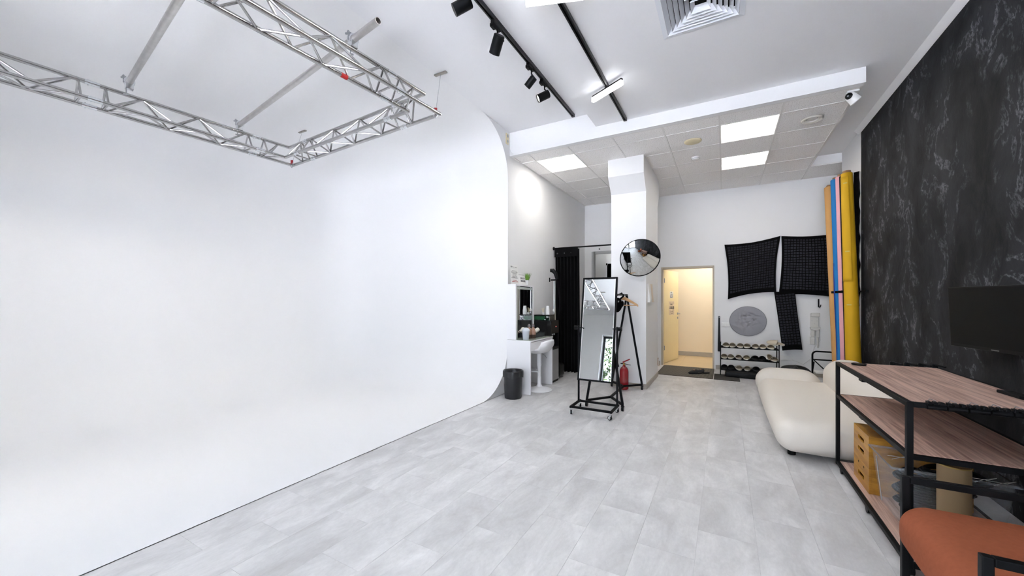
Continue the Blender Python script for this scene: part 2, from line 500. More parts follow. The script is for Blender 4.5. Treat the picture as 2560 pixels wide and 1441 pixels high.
# shell behind the cyclorama keeps daylight out
# right wall: white stretch and black plaster stretch
struct(MB(True).box(XR, XR+0.12, 6.49, 7.405, 0, ZU).build('wall_right_white', M_white, loc=(XR, 7, 0)))
struct(MB(True).box(XR, XR+0.12, YREAR, 6.49, 0, ZU).build('wall_right', M_plaster, loc=(XR, 0, 0)))
struct(MB(True).box(XR, 2.4, 7.40, 7.41, 0, ZU).build('wall_niche_front', M_white, loc=(XR, 7.4, 0)))
struct(MB(True).box(2.3, 2.4, 7.41, YD+0.2, 0, ZU).build('wall_niche_side', M_white, loc=(2.3, 7.4, 0)))
tr = MB(True).prism([(0, 0), (0, -0.045), (-0.018, -0.040), (-0.040, -0.012), (-0.055, 0)], YREAR, 6.56, lambda u, v, w: (XR+u, w, ZU+v))
struct(tr.build('trim_1', M_white, loc=(XR, 0, ZU)))
# back wall with the door opening
DX0, DX1, DZ = -1.107, -0.165, 1.952
bw = MB(True).box(XL-0.1, DX0, YD, YD+0.22, 0, ZU).box(DX1, 2.4, YD, YD+0.22, 0, ZU).box(DX0, DX1, YD, YD+0.22, DZ, ZU)
struct(bw.build('wall_back', M_white, loc=(0, YD, 0)))
# rear wall with two window openings
rw = MB(True); xs = [XCB-0.3]
T = 0.3
for (x0, x1, z0, z1) in WINDOWS: xs += [x0, x1]
xs.append(2.4)
for i in range(0, len(xs), 2): rw.box(xs[i], xs[i+1], YREAR-T, YREAR, 0, 4.0)
for (x0, x1, z0, z1) in WINDOWS:
    rw.box(x0, x1, YREAR-T, YREAR, 0, z0).box(x0, x1, YREAR-T, YREAR, z1, 4.0)
struct(rw.build('wall_rear', M_white, loc=(0, YREAR, 0)))
struct(MB(True).box(XCB-0.3, XCB-0.2, YREAR, YCE+0.4, 0, 4.0).build('wall_far_left', M_white, loc=(XCB, 0, 0)))
struct(MB(True).box(XCB-0.3, XL+0.01, YREAR, YCE+0.4, -0.12, -0.01).build('floor_cyclorama', M_cyc, loc=(XCB, 0, 0)))
struct(MB(True).box(XCB-0.3, XL-0.08, YCE+0.3, YCE+0.4, 0, 4.0).build('wall_cyclorama_shell', M_white, loc=(XCB, 5, 0)))

M_winframe = mat('anthracite_window_frame', S(58, 62, 66), 0.45)
for i, (x0, x1, z0, z1) in enumerate(WINDOWS):
    yc = YREAR-0.24
    w = MB(True).box(x0, x1, yc-0.03, yc+0.03, z0, z0+0.06).box(x0, x1, yc-0.03, yc+0.03, z1-0.06, z1)
    w.box(x0, x0+0.06, yc-0.03, yc+0.03, z0+0.06, z1-0.06).box(x1-0.06, x1, yc-0.03, yc+0.03, z0+0.06, z1-0.06)
    xm = x0+(x1-x0)*0.5
    w.box(xm-0.035, xm+0.035, yc-0.03, yc+0.03, z0+0.06, z1-0.06)
    wo = w.build('window_%d' % (i+1), M_winframe, loc=(x0, yc, z0)); struct(wo)
    for a, b in ((x0+0.06, xm-0.035), (xm+0.035, x1-0.06)):
        MB(True).box(a, b, yc-0.004, yc+0.004, z0+0.06, z1-0.06).build('pane', M_glass, wo)
    MB(True).box(x0-0.0, x1, YREAR-0.2, YREAR+0.04, z0-0.03, z0).build('sill', M_whitelam, wo)

# ceilings
vx, vy, vr = -0.155, 3.15, 0.256      # opening for the air diffuser
struct(MB(True).box(XS, vx-vr, YREAR-0.3, YD+0.2, ZU, ZU+0.5).box(vx+vr, 2.4, YREAR-0.3, YD+0.2, ZU, ZU+0.5)
       .box(vx-vr, vx+vr, YREAR-0.3, vy-vr, ZU, ZU+0.5).box(vx-vr, vx+vr, vy+vr, YD+0.2, ZU, ZU+0.5).build('ceiling', M_ceil, loc=(0, 0, ZU), smooth=False))
struct(MB(True).box(XCB-0.3, XS, YREAR-0.3, YD+0.2, ZH+0.002, ZH+0.3).build('ceiling_high', M_ceil, loc=(XCB, 0, ZH)))
# beam
bpoly = [(XL, ZC), (1.168, ZC), (1.168, ZU), (XS, ZU), (XS, ZH), (XL, ZH)]
struct(MB(True).prism(bpoly, YB, YB+0.07, lambda u, v, w: (u, w, v)).build('trim_2', M_white, loc=(0, YB, ZC)))

# suspended tile ceiling
grid_o = MB(True)
XLN = [XL, -2.45, -1.85, -1.25, -0.65, -0.05, 0.55, 1.15]
YLN = [YB+0.07, 5.14, 5.74, 6.34, 6.94, 7.54, YD]
PANELS = {(1, 1), (5, 1), (5, 3)}
tg = MB(True)
for xx in XLN[1:]: tg.box(xx-0.009, xx+0.009, YB+0.07, YD, ZC, ZC+0.012)
for yy in YLN[1:-1]: tg.box(XL, 1.15, yy-0.009, yy+0.009, ZC+0.0004, ZC+0.0116)
tg.box(XL, XL+0.02, YB+0.07, YD, ZC+0.0006, ZC+0.03).box(XL, 1.15, YD-0.02, YD, ZC+0.0006, ZC+0.03).box(XL, 1.15, YB+0.07, YB+0.09, ZC+0.0008, ZC+0.03)
tg.box(1.150, 1.168, YB+0.07, 7.40, ZC+0.0002, ZU)
tg.box(1.15, 2.3, 7.405, 7.42, ZC, ZC+0.02)
tgo = tg.build('ceiling_tiles', M_tbar, loc=(0, YB, ZC), smooth=False); struct(tgo)
LEDCELLS = []
for i in range(len(XLN)-1):
    for j in range(len(YLN)-1):
        x0, x1, y0, y1 = XLN[i]+0.004, XLN[i+1]-0.004, YLN[j]+0.004, YLN[j+1]-0.004
        if (i, j) in PANELS:
            LEDCELLS.append((x0, x1, y0, y1)); continue
        lift = 0.014 if (i, j) == (0, 0) else 0.005
        t = MB().box(-(x1-x0)/2, (x1-x0)/2, -(y1-y0)/2, (y1-y0)/2, 0, 0.015).build('ceiling_tile', M_tile, tgo, smooth=False)
        t.location = Vector(((x0+x1)/2, (y0+y1)/2, ZC+lift)) - Vector((0, YB, ZC))
for (x0, x1) in ((1.155, 1.745), (1.755, 2.295)):
    t = MB().box(-(x1-x0)/2, (x1-x0)/2, -0.36, 0.36, 0, 0.015).build('ceiling_tile', M_tile, tgo, smooth=False)
    t.location = Vector(((x0+x1)/2, 7.78, ZC+0.005)) - Vector((0, YB, ZC))
struct(MB(True).box(1.168, 2.3, 7.405, 7.425, ZC+0.015, ZU).build('trim_3', M_white, loc=(1.2, 7.4, ZC)))

# column with its capital
cpoly = [(5.826, 0), (6.93, 0), (6.93, 2.90), (7.11, 3.12), (7.11, ZC+0.1), (5.64, ZC+0.1), (5.64, 3.12), (5.826, 2.90)]
struct(MB(True).prism(cpoly, -1.508, -1.0, lambda u, v, w: (w, u, v)).build('wall_column', M_white, loc=(-1.25, 5.83, 0), ang=10))
bb = MB(True).box(-1.52, -0.988, 5.814, 6.942, 0, 0.075)
struct(bb.build('baseboard_column', M_stone, loc=(-1.25, 5.83, 0), bevel=0.002))
bb = MB(True).box(DX1+0.02, 2.3, YD-0.014, YD, 0, 0.08)
struct(bb.build('baseboard_back', M_stone, loc=(0.5, YD, 0), bevel=0.002))
bb = MB(True).box(XL, DX0-0.02, YD-0.014, YD, 0, 0.08)
struct(bb.build('baseboard_back_left', M_stone, loc=(-2, YD, 0), bevel=0.002))

# hallway beyond the door
hf = MB(True).box(-2.2, 1.6, YD+0.0, 9.78, -0.1, -0.004).build('floor_hall', M_floorbase, loc=(0, 9, 0)); struct(hf)
for i in range(6):
    for j in range(3):
        x0 = -1.98+i*0.6; y0 = 8.15+j*0.6; y1 = min(y0+0.597, 9.765)
        MB(True).box(x0, x0+0.597, y0, y1, -0.004, 0.0).build('tile', M_halltile, hf, smooth=False)
struct(MB(True).box(-2.2, 1.6, 9.765, 9.87, 0, 2.8).build('wall_hall', M_hallwall, loc=(0, 9.8, 0)))
struct(MB(True).box(-2.3, -2.2, YD+0.22, 9.87, 0, 2.8).box(1.6, 1.7, YD+0.22, 9.87, 0, 2.8).build('wall_hall_ends', M_hallwall, loc=(0, 9.8, 0)))
struct(MB(True).box(-2.3, 1.7, YD+0.22, 9.87, 2.7, 2.8).build('ceiling_hall', M_hallwall, loc=(0, 9, 2.7)))
struct(MB(True).box(-2.2, 1.6, 9.745, 9.765, 0, 0.10).build('baseboard_hall', M_stone, loc=(0, 9.8, 0), bevel=0.002))
hl = MB(True).box(-0.5, 0.1, 8.8, 9.2, 2.66, 2.70).build('hall_lamp', emis('hall_lamp_glow', (1.0, 0.97, 0.92, 1), K_HALL), loc=(-0.2, 9.0, 2.66))
tag(hl, 'flat square lamp on the ceiling of the hallway behind the open door', 'lamp')

# door frame and leaf
dfm = mat('grey_beige_door_casing', S(196, 186, 168), 0.5)
df = MB(True).box(DX0, DX0+0.03, YD-0.004, YD+0.20, 0, DZ).box(DX1-0.03, DX1, YD-0.004, YD+0.20, 0, DZ).box(DX0+0.03, DX1-0.03, YD-0.004, YD+0.20, DZ-0.035, DZ)
door = df.build('door_1', dfm, loc=(DX0, YD, 0), bevel=0.003); struct(door)
hx, hy = DX0+0.035, YD+0.15
ang = math.atan2(0.92, 0.20)
dd = Vector((math.cos(ang), math.sin(ang), 0)); dn = Vector((dd.y, -dd.x, 0))
def dp(u, w, z): return Vector((hx, hy, 0)) + dd*u + dn*w + Vector((0, 0, z))
lf = MB(True).add([dp(0,0,0.012), dp(0.87,0,0.012), dp(0.87,-0.045,0.012), dp(0,-0.045,0.012), dp(0,0,DZ-0.04), dp(0.87,0,DZ-0.04), dp(0.87,-0.045,DZ-0.04), dp(0,-0.045,DZ-0.04)],
                  [(3,2,1,0),(4,5,6,7),(0,1,5,4),(1,2,6,5),(2,3,7,6),(3,0,4,7)])
leaf = lf.build('door_leaf', M_door, door, bevel=0.003)
hd = MB(True).cyl(dp(0.81,0,1.0), dp(0.81,0.05,1.0), 0.011).cyl(dp(0.81,0.05,1.0), dp(0.69,0.05,1.0), 0.009).cyl(dp(0.81,0,1.0), dp(0.81,0.008,1.0), 0.026, n=16).cyl(dp(0.81,0,0.91), dp(0.81,0.01,0.91), 0.024, n=16)
hd.build('door_handle', M_steel, leaf)
for zz in (0.28, 1.65):
    MB(True).cyl(dp(-0.004,0.008,zz), dp(-0.004,0.008,zz+0.09), 0.009).build('hinge', M_steel, door)
# ------------------------------------------------------------------ lighting truss frame
TZ = 3.20; tt = R(3.3)
TP = Vector((-2.53, 3.04, 0)); tex = Vector((-math.cos(tt), math.sin(tt), 0)); tey = Vector((-math.sin(tt), -math.cos(tt), 0))
def tp(x, y, z): return TP + tex*x + tey*y + Vector((0, 0, z))
LX, LY, TW, TH = 2.78, 4.25, 0.22, 0.19
truss = thing('lighting_truss', 'rectangular aluminium lattice truss frame hanging below the white studio ceiling', 'truss', (TP.x, TP.y, TZ))
chord_m = MB().cyl((0, 0, 0), (0, 0, 1), 0.0195, n=14).build('chord', M_alu).data
brace_m = MB().cyl((0, 0, 0), (0, 0, 1), 0.0095, n=8).build('brace', M_alu).data
coup_m = MB().cyl((0, 0, -0.05), (0, 0, 0.05), 0.0225, n=14).cyl((0, 0, -0.004), (0, 0, 0.004), 0.0245, n=14).cyl((0.03, 0, -0.028), (-0.03, 0, -0.028), 0.004, n=6).cyl((0, 0.03, 0.028), (0, -0.03, 0.028), 0.004, n=6).build('coupler', M_chrome).data
for n_ in ('chord', 'brace', 'coupler'): bpy.data.objects.remove(bpy.data.objects[n_])
def seg(me, name, a, b):
    a = Vector(a); b = Vector(b); d = b-a
    o = inst(me, name, truss, a-truss.location, rot_to(d), (1, 1, d.length)); return o
def truss_beam(P, L, inward, along):
    """P: fn(s, w, z) world point; s along the beam, w across (0 outer .. TW inner)"""
    zb, za = TZ, TZ+TH
    seg(chord_m, 'chord', P(0, 0, zb), P(L, 0, zb))
    seg(chord_m, 'chord', P(TW, TW, zb), P(L-TW, TW, zb))
    seg(chord_m, 'chord', P(TW/2, TW/2, za), P(L-TW/2, TW/2, za))
    cps = [0.52, L-0.52]
    if L > 3.5: cps.insert(1, 1.95)
    for c in cps:
        for (w, z) in ((0, zb), (TW, zb), (TW/2, za)):
            o = inst(coup_m, 'coupler', truss, P(c, w, z)-truss.location, rot_to(P(c+0.1, w, z)-P(c, w, z)))
        for e in (-0.09, 0.09):
            seg(brace_m, 'brace', P(c+e, 0, zb), P(c+e, TW, zb))
            seg(brace_m, 'brace', P(c+e, 0, zb), P(c+e, TW/2, za))
            seg(brace_m, 'brace', P(c+e, TW, zb), P(c+e, TW/2, za))
    ends = [0.20]+cps+[L-0.20]
    for k in range(len(ends)-1):
        a = ends[k] + (0.12 if k else 0.05); b = ends[k+1] - (0.12 if k < len(ends)-2 else 0.05)
        n = max(1, round((b-a)/0.24)); st = (b-a)/n
        for i in range(n):
            s0, s1 = a+i*st, a+(i+1)*st
            f = i % 2
            seg(brace_m, 'brace', P(s0, 0 if f else TW, zb), P(s1, TW if f else 0, zb))
            seg(brace_m, 'brace', P(s0, 0, zb) if f else P(s0, TW/2, za), P(s1, TW/2, za) if f else P(s1, 0, zb))
            seg(brace_m, 'brace', P(s0, TW, zb) if f else P(s0, TW/2, za), P(s1, TW/2, za) if f else P(s1, TW, zb))
truss_beam(lambda s, w, z: tp(s, w, z), LX, 0, 0)                 # far side
truss_beam(lambda s, w, z: tp(s, LY-w, z), LX, 0, 0)              # near side
truss_beam(lambda s, w, z: tp(w, s, z), LY, 0, 0)                 # right side
truss_beam(lambda s, w, z: tp(LX-w, s, z), LY, 0, 0)              # left side
for (a, b) in ((tp(TW, 0.90, TZ), tp(TW, 0.96, TZ)),):
    seg(MB().cyl((0, 0, 0), (0, 0, 1), 0.0202, n=14).build('red_tape', M_red, truss).data, 'tape_band', a, b)
for o in [o for o in bpy.data.objects if o.name.startswith('red_tape')]: bpy.data.objects.remove(o)
for (cx, cy) in ((0.03, 0.03), (LX-0.03, 0.03), (0.03, LY-0.03), (LX-0.03, LY-0.03)):
    p = tp(cx, cy, TZ)
    MB(True).tube([p+Vector((0.03*math.cos(t), 0, 0.03*math.sin(t)-0.01)) for t in [k*PI/6 for k in range(12)]], 0.005, 6, closed=True).build('shackle', M_steel, truss)
    MB(True).obox(p+Vector((0, 0, 0.035)), (0.03, 0.012, 0.05), Matrix.Rotation(0.6, 3, 'Z')).build('red_sling_tag', M_red, truss)
for (cx, cy, dx, dy, wh) in ((0.03, 0.03, -0.05, 0.14, 'far right corner'), (LX-0.03, 0.03, 0.05, 0.12, 'far left corner'),
                             (0.03, LY-0.03, -0.2, 0.0, 'near right corner'), (LX-0.03, LY-0.03, 0, 0, 'near left corner')):
    p = tp(cx, cy, TZ+0.01); q = Vector((p.x+dx, p.y+dy, ZH-0.003))
    w = thing('hanging_cable', 'thin steel cable with ceiling plate above the truss, '+wh, 'cable', (p.x, p.y, TZ), group='cables holding the truss')
    MB(True).cyl(p, q, 0.0022, n=6).build('wire', M_steel, w)
    MB(True).rbox(q+Vector((0, 0, -0.004)), (0.16, 0.035, 0.014), 0.006, 2, 1).build('ceiling_plate', mat('ceiling_plate_metal', S(150, 146, 138), 0.4, 0.8), w)

def clamp(parent, p, axis, down):
    """half coupler block p below the pipe"""
    x, y, d = frame_z(axis)
    mb = MB(True).pipe(p-d*0.025, p+d*0.025, 0.042, 0.026, 16)
    mb.obox(p+Vector((0, 0, -0.045)), (0.06, 0.06, 0.055), Matrix.Rotation(math.atan2(d.y, d.x), 3, 'Z'))
    c = mb.build('clamp', M_chrome, parent, bevel=0.003)
    side = x
    b = MB(True).cyl(p+side*0.04-Vector((0, 0, 0.02)), p+side*0.04+Vector((0, 0, 0.055)), 0.006, n=8).cyl(p+side*0.04+Vector((0, 0, 0.03)), p+side*0.04+Vector((0, 0, 0.045)), 0.012, n=6)
    b.obox(p+side*0.04+Vector((0, 0, 0.03)), (0.05, 0.012, 0.012), Matrix.Rotation(0.4, 3, 'Z'))
    b.cyl(p+Vector((0, 0, -0.06))+side*0.02, p+Vector((0, 0, -0.14))+side*0.02, 0.005, n=8)
    b.obox(p+Vector((0, 0, -0.13))+side*0.02, (0.045, 0.01, 0.012), Matrix.Rotation(0.9, 3, 'Z'))
    b.build('wing_bolt', M_steel, c)
for k, (a, b, lab) in enumerate(((Vector((-2.34, 2.08, 3.475)), Vector((-5.25, 2.49, 3.475)), 'round aluminium pipe lying across the truss near its far end, open end toward track spotlights'),
                                 (Vector((-2.40, 1.10, 3.475)), Vector((-5.18, 1.47, 3.475)), 'round aluminium pipe lying across the middle of the truss, nearer the camera'))):
    t = thing('crossbar_pipe', lab, 'pipe', ((a.x+b.x)/2, (a.y+b.y)/2, a.z-0.025), group='pipes across the truss')
    MB(True).pipe(a, b, 0.0265, 0.0225, 20).build('tube', M_aludull, t)
    d = (b-a).normalized()
    # clamp points: above the apex chords of both long beams
    for xx in (TW/2, LX-TW/2):
        # intersection of pipe with the chord line in plan
        best = min(((a+d*s) for s in [i*0.01 for i in range(int((b-a).length*100))]), key=lambda q: abs((q-TP).dot(tex)-xx))
        clamp(t, best, d, 0)

# ------------------------------------------------------------------ tracks, spotlights, led bars
M_track = mat('black_track_aluminium', S(24, 25, 28), 0.35, 0.3)
tr1 = thing('track_rail', 'long black track rail with spotlights on the high white ceiling', 'track', (-1.70, 2.0, ZH), group='ceiling tracks')
TX1 = -1.70
MB(True).box(TX1-0.018, TX1-0.007, -2.6, 4.66, ZH-0.034, ZH).box(TX1+0.007, TX1+0.018, -2.6, 4.66, ZH-0.034, ZH).box(TX1-0.007, TX1+0.007, -2.6, 4.66, ZH-0.012, ZH).build('rail', M_track, tr1)
MB(True).box(TX1-0.019, TX1+0.019, 4.655, 4.69, ZH-0.036, ZH-0.001).build('end_cap', M_track, tr1)
tr2 = thing('track_rail', 'black track rail carrying the white led bars, near the ceiling vent', 'track', (-1.05, 2.0, ZU), group='ceiling tracks')
TX2 = -1.05
MB(True).box(TX2-0.018, TX2-0.007, -2.6, 4.69, ZU-0.034, ZU).box(TX2+0.007, TX2+0.018, -2.6, 4.69, ZU-0.034, ZU).box(TX2-0.007, TX2+0.007, -2.6, 4.69, ZU-0.012, ZU).build('rail', M_track, tr2)
MB(True).box(TX2-0.019, TX2+0.019, 4.685, 4.72, ZU-0.036, ZU-0.001).build('end_cap', M_track, tr2)

M_spotglow = emis('spotlight_lens_glow', (1.0, 0.97, 0.93, 1), 12.0)
def spotlight(y, aim, lab, group, size=1.0, power=1.0):
    base = Vector((TX1, y, ZH-0.036))
    t = thing('track_spotlight', lab, 'spotlight', (TX1, y, ZH-0.034), group=group)
    ad = MB(True).obox(base+Vector((0, 0, -0.016)), (0.036, 0.13, 0.034), Matrix.Identity(3))
    ad.obox(base+Vector((-0.014, -0.03, -0.032)), (0.03, 0.06, 0.03), Matrix.Identity(3))
    ad.build('track_adapter', M_blackplastic, t, bevel=0.006)
    aim = Vector(aim).normalized()
    piv = base+Vector((0, 0.02, -0.145))
    c0 = piv - aim*0.055*size; c1 = piv + aim*0.085*size
    MB(True).tube([base+Vector((0, 0.02, -0.03)), base+Vector((0, 0.02, -0.075)), piv+Vector((0.044*size, 0, 0.02)), piv+Vector((0.046*size, 0, 0))], 0.007, 8).build('arm', M_blackplastic, t)
    MB(True).cyl(piv+Vector((0.036*size, 0, 0)), piv+Vector((0.058*size, 0, 0)), 0.012, n=12).build('pivot_knob', M_blackplastic, t)
    r = 0.045*size
    x, yv, d = frame_z(aim); M3 = Matrix((x, yv, d)).transposed()
    hs = MB(True).lathe([(0.0005, 0), (r*0.9, 0), (r, 0.006), (r, 0.14*size), (r*0.93, 0.14*size), (r*0.9, 0.125*size)], c0, 28, M3, caps=False)
    hs.build('housing', M_blackplastic, t)
    MB(True).lathe([(0.0005, 0.126*size), (r*0.9, 0.126*size)], c0, 28, M3, caps=False).build('lens', M_spotglow, t)
    L = bpy.data.lights.new('spot_beam', 'SPOT'); L.energy = K_SPOT*power; L.spot_size = R(72); L.spot_blend = 0.6; L.shadow_soft_size = 0.035
    L.color = (1.0, 0.93, 0.86)
    lo = bpy.data.objects.new('spot_beam', L); COL.objects.link(lo)
    lo.parent = t; lo.location = Vector(c0+aim*0.145*size)-t.location
    lo.rotation_euler = (-aim).to_track_quat('Z', 'Y').to_euler()
spotlight(3.76, (-0.78, -0.48, -0.46), 'black track spotlight nearest the beam, its lit lens toward the camera', 'track spotlights', 0.95)
spotlight(3.44, (-0.80, 0.12, -0.60), 'small black track spotlight, second from the beam end of the track', 'track spotlights', 0.8)
spotlight(2.78, (-0.62, 0.42, -0.66), 'large black track spotlight pointing down, third from the beam', 'track spotlights', 1.05)
spotlight(2.30, (-0.80, -0.42, -0.48), 'black track spotlight cut off by the top edge of the photo', 'track spotlights', 1.0)
for y, o_ in ((1.5, 'first'), (0.7, 'second'), (-0.2, 'third'), (-1.2, 'fourth')):  # unseen spotlights added behind the camera to light the cyclorama
    spotlight(y, (-0.76, 0.08, -0.62), 'added unseen black track spotlight, %s toward the rear windows' % o_, 'added track spotlights behind the camera', 1.0)

M_bar = emis('led_bar_diffuser_glow', (0.97, 0.98, 1.0, 1), 6.0)
def ledbar(c, ang, lab, group):
    t = thing('led_bar', lab, 'ceiling light', (TX2, c, ZU-0.034), R(ang), group)
    MB().box(-0.2, 0.2, -0.014, 0.014, -0.020, 0).build('housing', M_track, t, bevel=0.003)
    MB().box(-0.201, 0.201, -0.017, 0.017, -0.064, -0.020).build('diffuser', M_bar, t)
    L = bpy.data.lights.new('bar_light', 'AREA'); L.shape = 'RECTANGLE'; L.size = 0.39; L.size_y = 0.03; L.energy = K_BAR; L.color = (0.96, 0.98, 1.0)
    lo = bpy.data.objects.new('bar_light', L); COL.objects.link(lo); lo.parent = t; lo.location = (0, 0, -0.066)
ledbar(3.88, -28.5, 'lit white led bar set slantwise on the track, the one farther from the camera', 'led bars')
ledbar(2.50, 20, 'lit white led bar on the track, cut off by the top edge', 'led bars')
for c, a, o_ in ((1.2, -20, 'first'), (0.0, 25, 'second'), (-1.2, -25, 'third')):  # unseen bars added behind the camera for more room light
    ledbar(c, a, 'added unseen lit white led bar, %s toward the rear windows' % o_, 'added led bars behind the camera')

# ------------------------------------------------------------------ ceiling vent (square diffuser)
vt = thing('ceiling_vent', 'square white ceiling air diffuser with nested slanted vanes', 'vent', (-0.155, 3.15, ZU))
M_vent = mat('white_vent_enamel', S(226, 229, 234), 0.4)
def vring(r0, z0, r1, z1, th=0.003):
    mb = MB()
    q = [(-1, -1), (1, -1), (1, 1), (-1, 1)]
    A = [(x*r0, y*r0, z0) for x, y in q]; B = [(x*r1, y*r1, z1) for x, y in q]
    A2 = [(x*r0, y*r0, z0+th) for x, y in q]; B2 = [(x*r1, y*r1, z1+th) for x, y in q]
    mb.add(A+B+A2+B2, [(i, (i+1) % 4, 4+(i+1) % 4, 4+i) for i in range(4)] + [(8+i, 12+i, 12+(i+1) % 4, 8+(i+1) % 4) for i in range(4)]
           + [(i, 8+i, 8+(i+1) % 4, (i+1) % 4) for i in range(4)] + [(4+i, 4+(i+1) % 4, 12+(i+1) % 4, 12+i) for i in range(4)])
    return mb
vring(0.292, -0.006, 0.255, -0.012).build('frame', M_vent, vt, smooth=False)
for k in range(6):
    r = 0.252-k*0.037
    vring(r, -0.012-0.002*k, r-0.027, 0.026-0.002*k, 0.005).build('vane', M_vent, vt, smooth=False)
MB().box(-0.25, 0.25, -0.25, 0.25, 0.06, 0.07).build('duct', M_blackmatte, vt)
# recess in the ceiling for the vent: dark box above the vanes
# ------------------------------------------------------------------ recessed panels and ceiling fittings
M_panel = emis('led_panel_glow', (1.0, 0.96, 0.90, 1), K_PANEL)
labs = ['lit square ceiling panel above the dressing table, left of the column', 'larger lit square ceiling panel, right of the column and nearest the beam', 'lit square ceiling panel right of the column, farther back near the door wall']
LEDCELLS.sort(key=lambda c: (c[0], c[2]))
for (x0, x1, y0, y1), lab in zip(LEDCELLS, labs):
    t = thing('ceiling_light', lab, 'ceiling light', ((x0+x1)/2, (y0+y1)/2, ZC), group='recessed ceiling panels')
    w, h = (x1-x0)/2, (y1-y0)/2
    MB().box(-w, w, -h, -h+0.012, 0.004, 0.02).box(-w, w, h-0.012, h, 0.004, 0.02).box(-w, -w+0.012, -h+0.012, h-0.012, 0.004, 0.02).box(w-0.012, w, -h+0.012, h-0.012, 0.004, 0.02).build('frame', M_tbar, t)
    MB().box(-w+0.012, w-0.012, -h+0.012, h-0.012, 0.006, 0.012).build('diffuser', M_panel, t)

def atz(u, v, z):
    a = (u-1280)/955.; b = -(v-748)/955.; yw = math.atan(531/955); c, s = math.cos(yw), math.sin(yw)
    t = (z-H)/b; return Vector(((-s+a*c)*t, (c+a*s)*t, z))
p = atz(1732, 354, ZC)
tag(MB(True).lathe([(0.0005, -0.010), (0.085, -0.010), (0.10, -0.006), (0.105, 0.0), (0.105, 0.004)], p, 28).build('ceiling_speaker', M_cream, loc=p), 'round beige flush speaker in the tiled ceiling, left of the larger panel', 'speaker')
p = atz(1739, 393, ZC)
t = thing('smoke_detector', 'small white smoke detector on the tiled ceiling above the door side of the column', 'detector', p)
MB().lathe([(0.0005, -0.045), (0.03, -0.045), (0.045, -0.035), (0.05, -0.018), (0.055, -0.012), (0.055, 0)], (0, 0, 0), 24).build('body', M_whiteplastic, t)
MB().lathe([(0.052, -0.030), (0.0535, -0.026), (0.053, -0.022)], (0, 0, 0), 24, caps=False).build('slot_ring', M_grey, t)
p = atz(2030, 297, ZC)
t = thing('round_air_valve', 'round white ceiling air valve with a central disc, near the black wall', 'vent', p)
MB().lathe([(0.10, 0.0), (0.105, -0.008), (0.095, -0.020), (0.07, -0.014), (0.062, 0.004)], (0, 0, 0), 30, caps=False).build('ring', mat('off_white_valve', S(220, 216, 206), 0.5), t)
MB().lathe([(0.0005, -0.012), (0.022, -0.012), (0.048, -0.006), (0.05, 0.002)], (0, 0, 0), 30, caps=False).build('disc', M_whiteplastic, t)
MB().lathe([(0.0005, 0.0035), (0.064, 0.0035)], (0, 0, 0), 30, caps=False).build('throat', M_grey, t)

# security camera hung from the end of the beam
p = Vector((1.10, 4.92, 3.305))
t = thing('security_camera', 'white dome security camera hanging at the right end of the beam', 'camera', p)
aim = Vector((-0.55, -0.75, -0.12)).normalized(); tilt = Vector((0.62, 0.15, -0.75)).normalized()
x, y, d = frame_z(tilt); M3 = Matrix((x, y, d)).transposed()
MB(True).lathe([(0.0005, -0.055), (0.025, -0.05), (0.040, -0.035), (0.046, -0.01), (0.048, 0.04), (0.046, 0.048), (0.0005, 0.05)], p, 28, M3, caps=False).build('body', M_whiteplastic, t)
MB(True).lathe([(0.0495, 0.034), (0.0495, 0.050), (0.044, 0.056), (0.0005, 0.056)], p, 28, M3, caps=False).build('base_ring', M_whiteplastic, t)
fx, fy, fd = frame_z(aim); F3 = Matrix((fx, fy, fd)).transposed()
q = p + aim*0.028 - tilt*0.018
lens = MB(True).lathe([(0.031, 0.0), (0.030, 0.010), (0.022, 0.017), (0.0005, 0.019)], q, 24, F3, caps=False).build('lens_cover', M_blackplastic, t)
MB(True).lathe([(0.009, 0.020), (0.008, 0.023), (0.0005, 0.0235)], q, 16, F3, caps=False).build('lens', M_steel, lens)
MB(True).box(1.06, 1.15, 4.89, 4.95, 3.352, 3.370).build('mount_plate', M_whiteplastic, t)
MB(True).cyl((1.12, 4.93, 3.30), (1.11, 4.92, 3.356), 0.012).build('mount_stem', M_whiteplastic, t)

# double socket with cable beside the beam
t = thing('wall_socket', 'white double socket high on the wall beside the beam, with a thin cable', 'socket', (XL, 4.69, 3.50))
MB(True).rbox((XL+0.006, 4.69, 3.585), (0.012, 0.075, 0.15), 0.004, 2, 1).build('plate', M_cream, t)
for zz in (3.625, 3.55):
    MB(True).cyl((XL+0.010, 4.69, zz), (XL+0.0135, 4.69, zz), 0.022, n=16).build('outlet', M_grey, t)
MB(True).tube([(XL+0.012, 4.70, 3.54), (XL+0.02, 4.72, 3.47), (XL+0.03, 4.75, 3.42), (-2.62, 4.765, 3.39), (-2.55, 4.766, 3.372)], 0.0025, 6).build('cable', M_whiteplastic, t)
# ------------------------------------------------------------------ dressing corner
def text_rows(mb, fn, rows, seed):
    """rows of small unreadable print: fn(u, v) maps the sheet (0..1, 0..1) to a point"""
    rnd = random.Random(seed)
    for (v0, v1, u0, u1) in rows:
        u = u0
        while u < u1-0.01:
            w = rnd.choice((0.012, 0.018, 0.022, 0.026)); g = rnd.choice((0.006, 0.006, 0.008, 0.022))
            e = min(u+w, u1); k = rnd.choice((0, 0, 1, 2))
            parts = [(u, e, v0, v1)] if k == 0 else ([(u, u+(e-u)*0.4, v0, v1), (u+(e-u)*0.4, e, v0+(v1-v0)*0.7, v1)] if k == 1 else [(u, e, v0, v0+(v1-v0)*0.35), (u, e, v0+(v1-v0)*0.65, v1)])
            for (a, b, c, d) in parts:
                mb.add([fn(a, c), fn(b, c), fn(b, d), fn(a, d)], [(0, 1, 2, 3)])
            u = e+g
DXF, DY0, DY1, DT = -2.315, 4.68, 5.45, 0.75
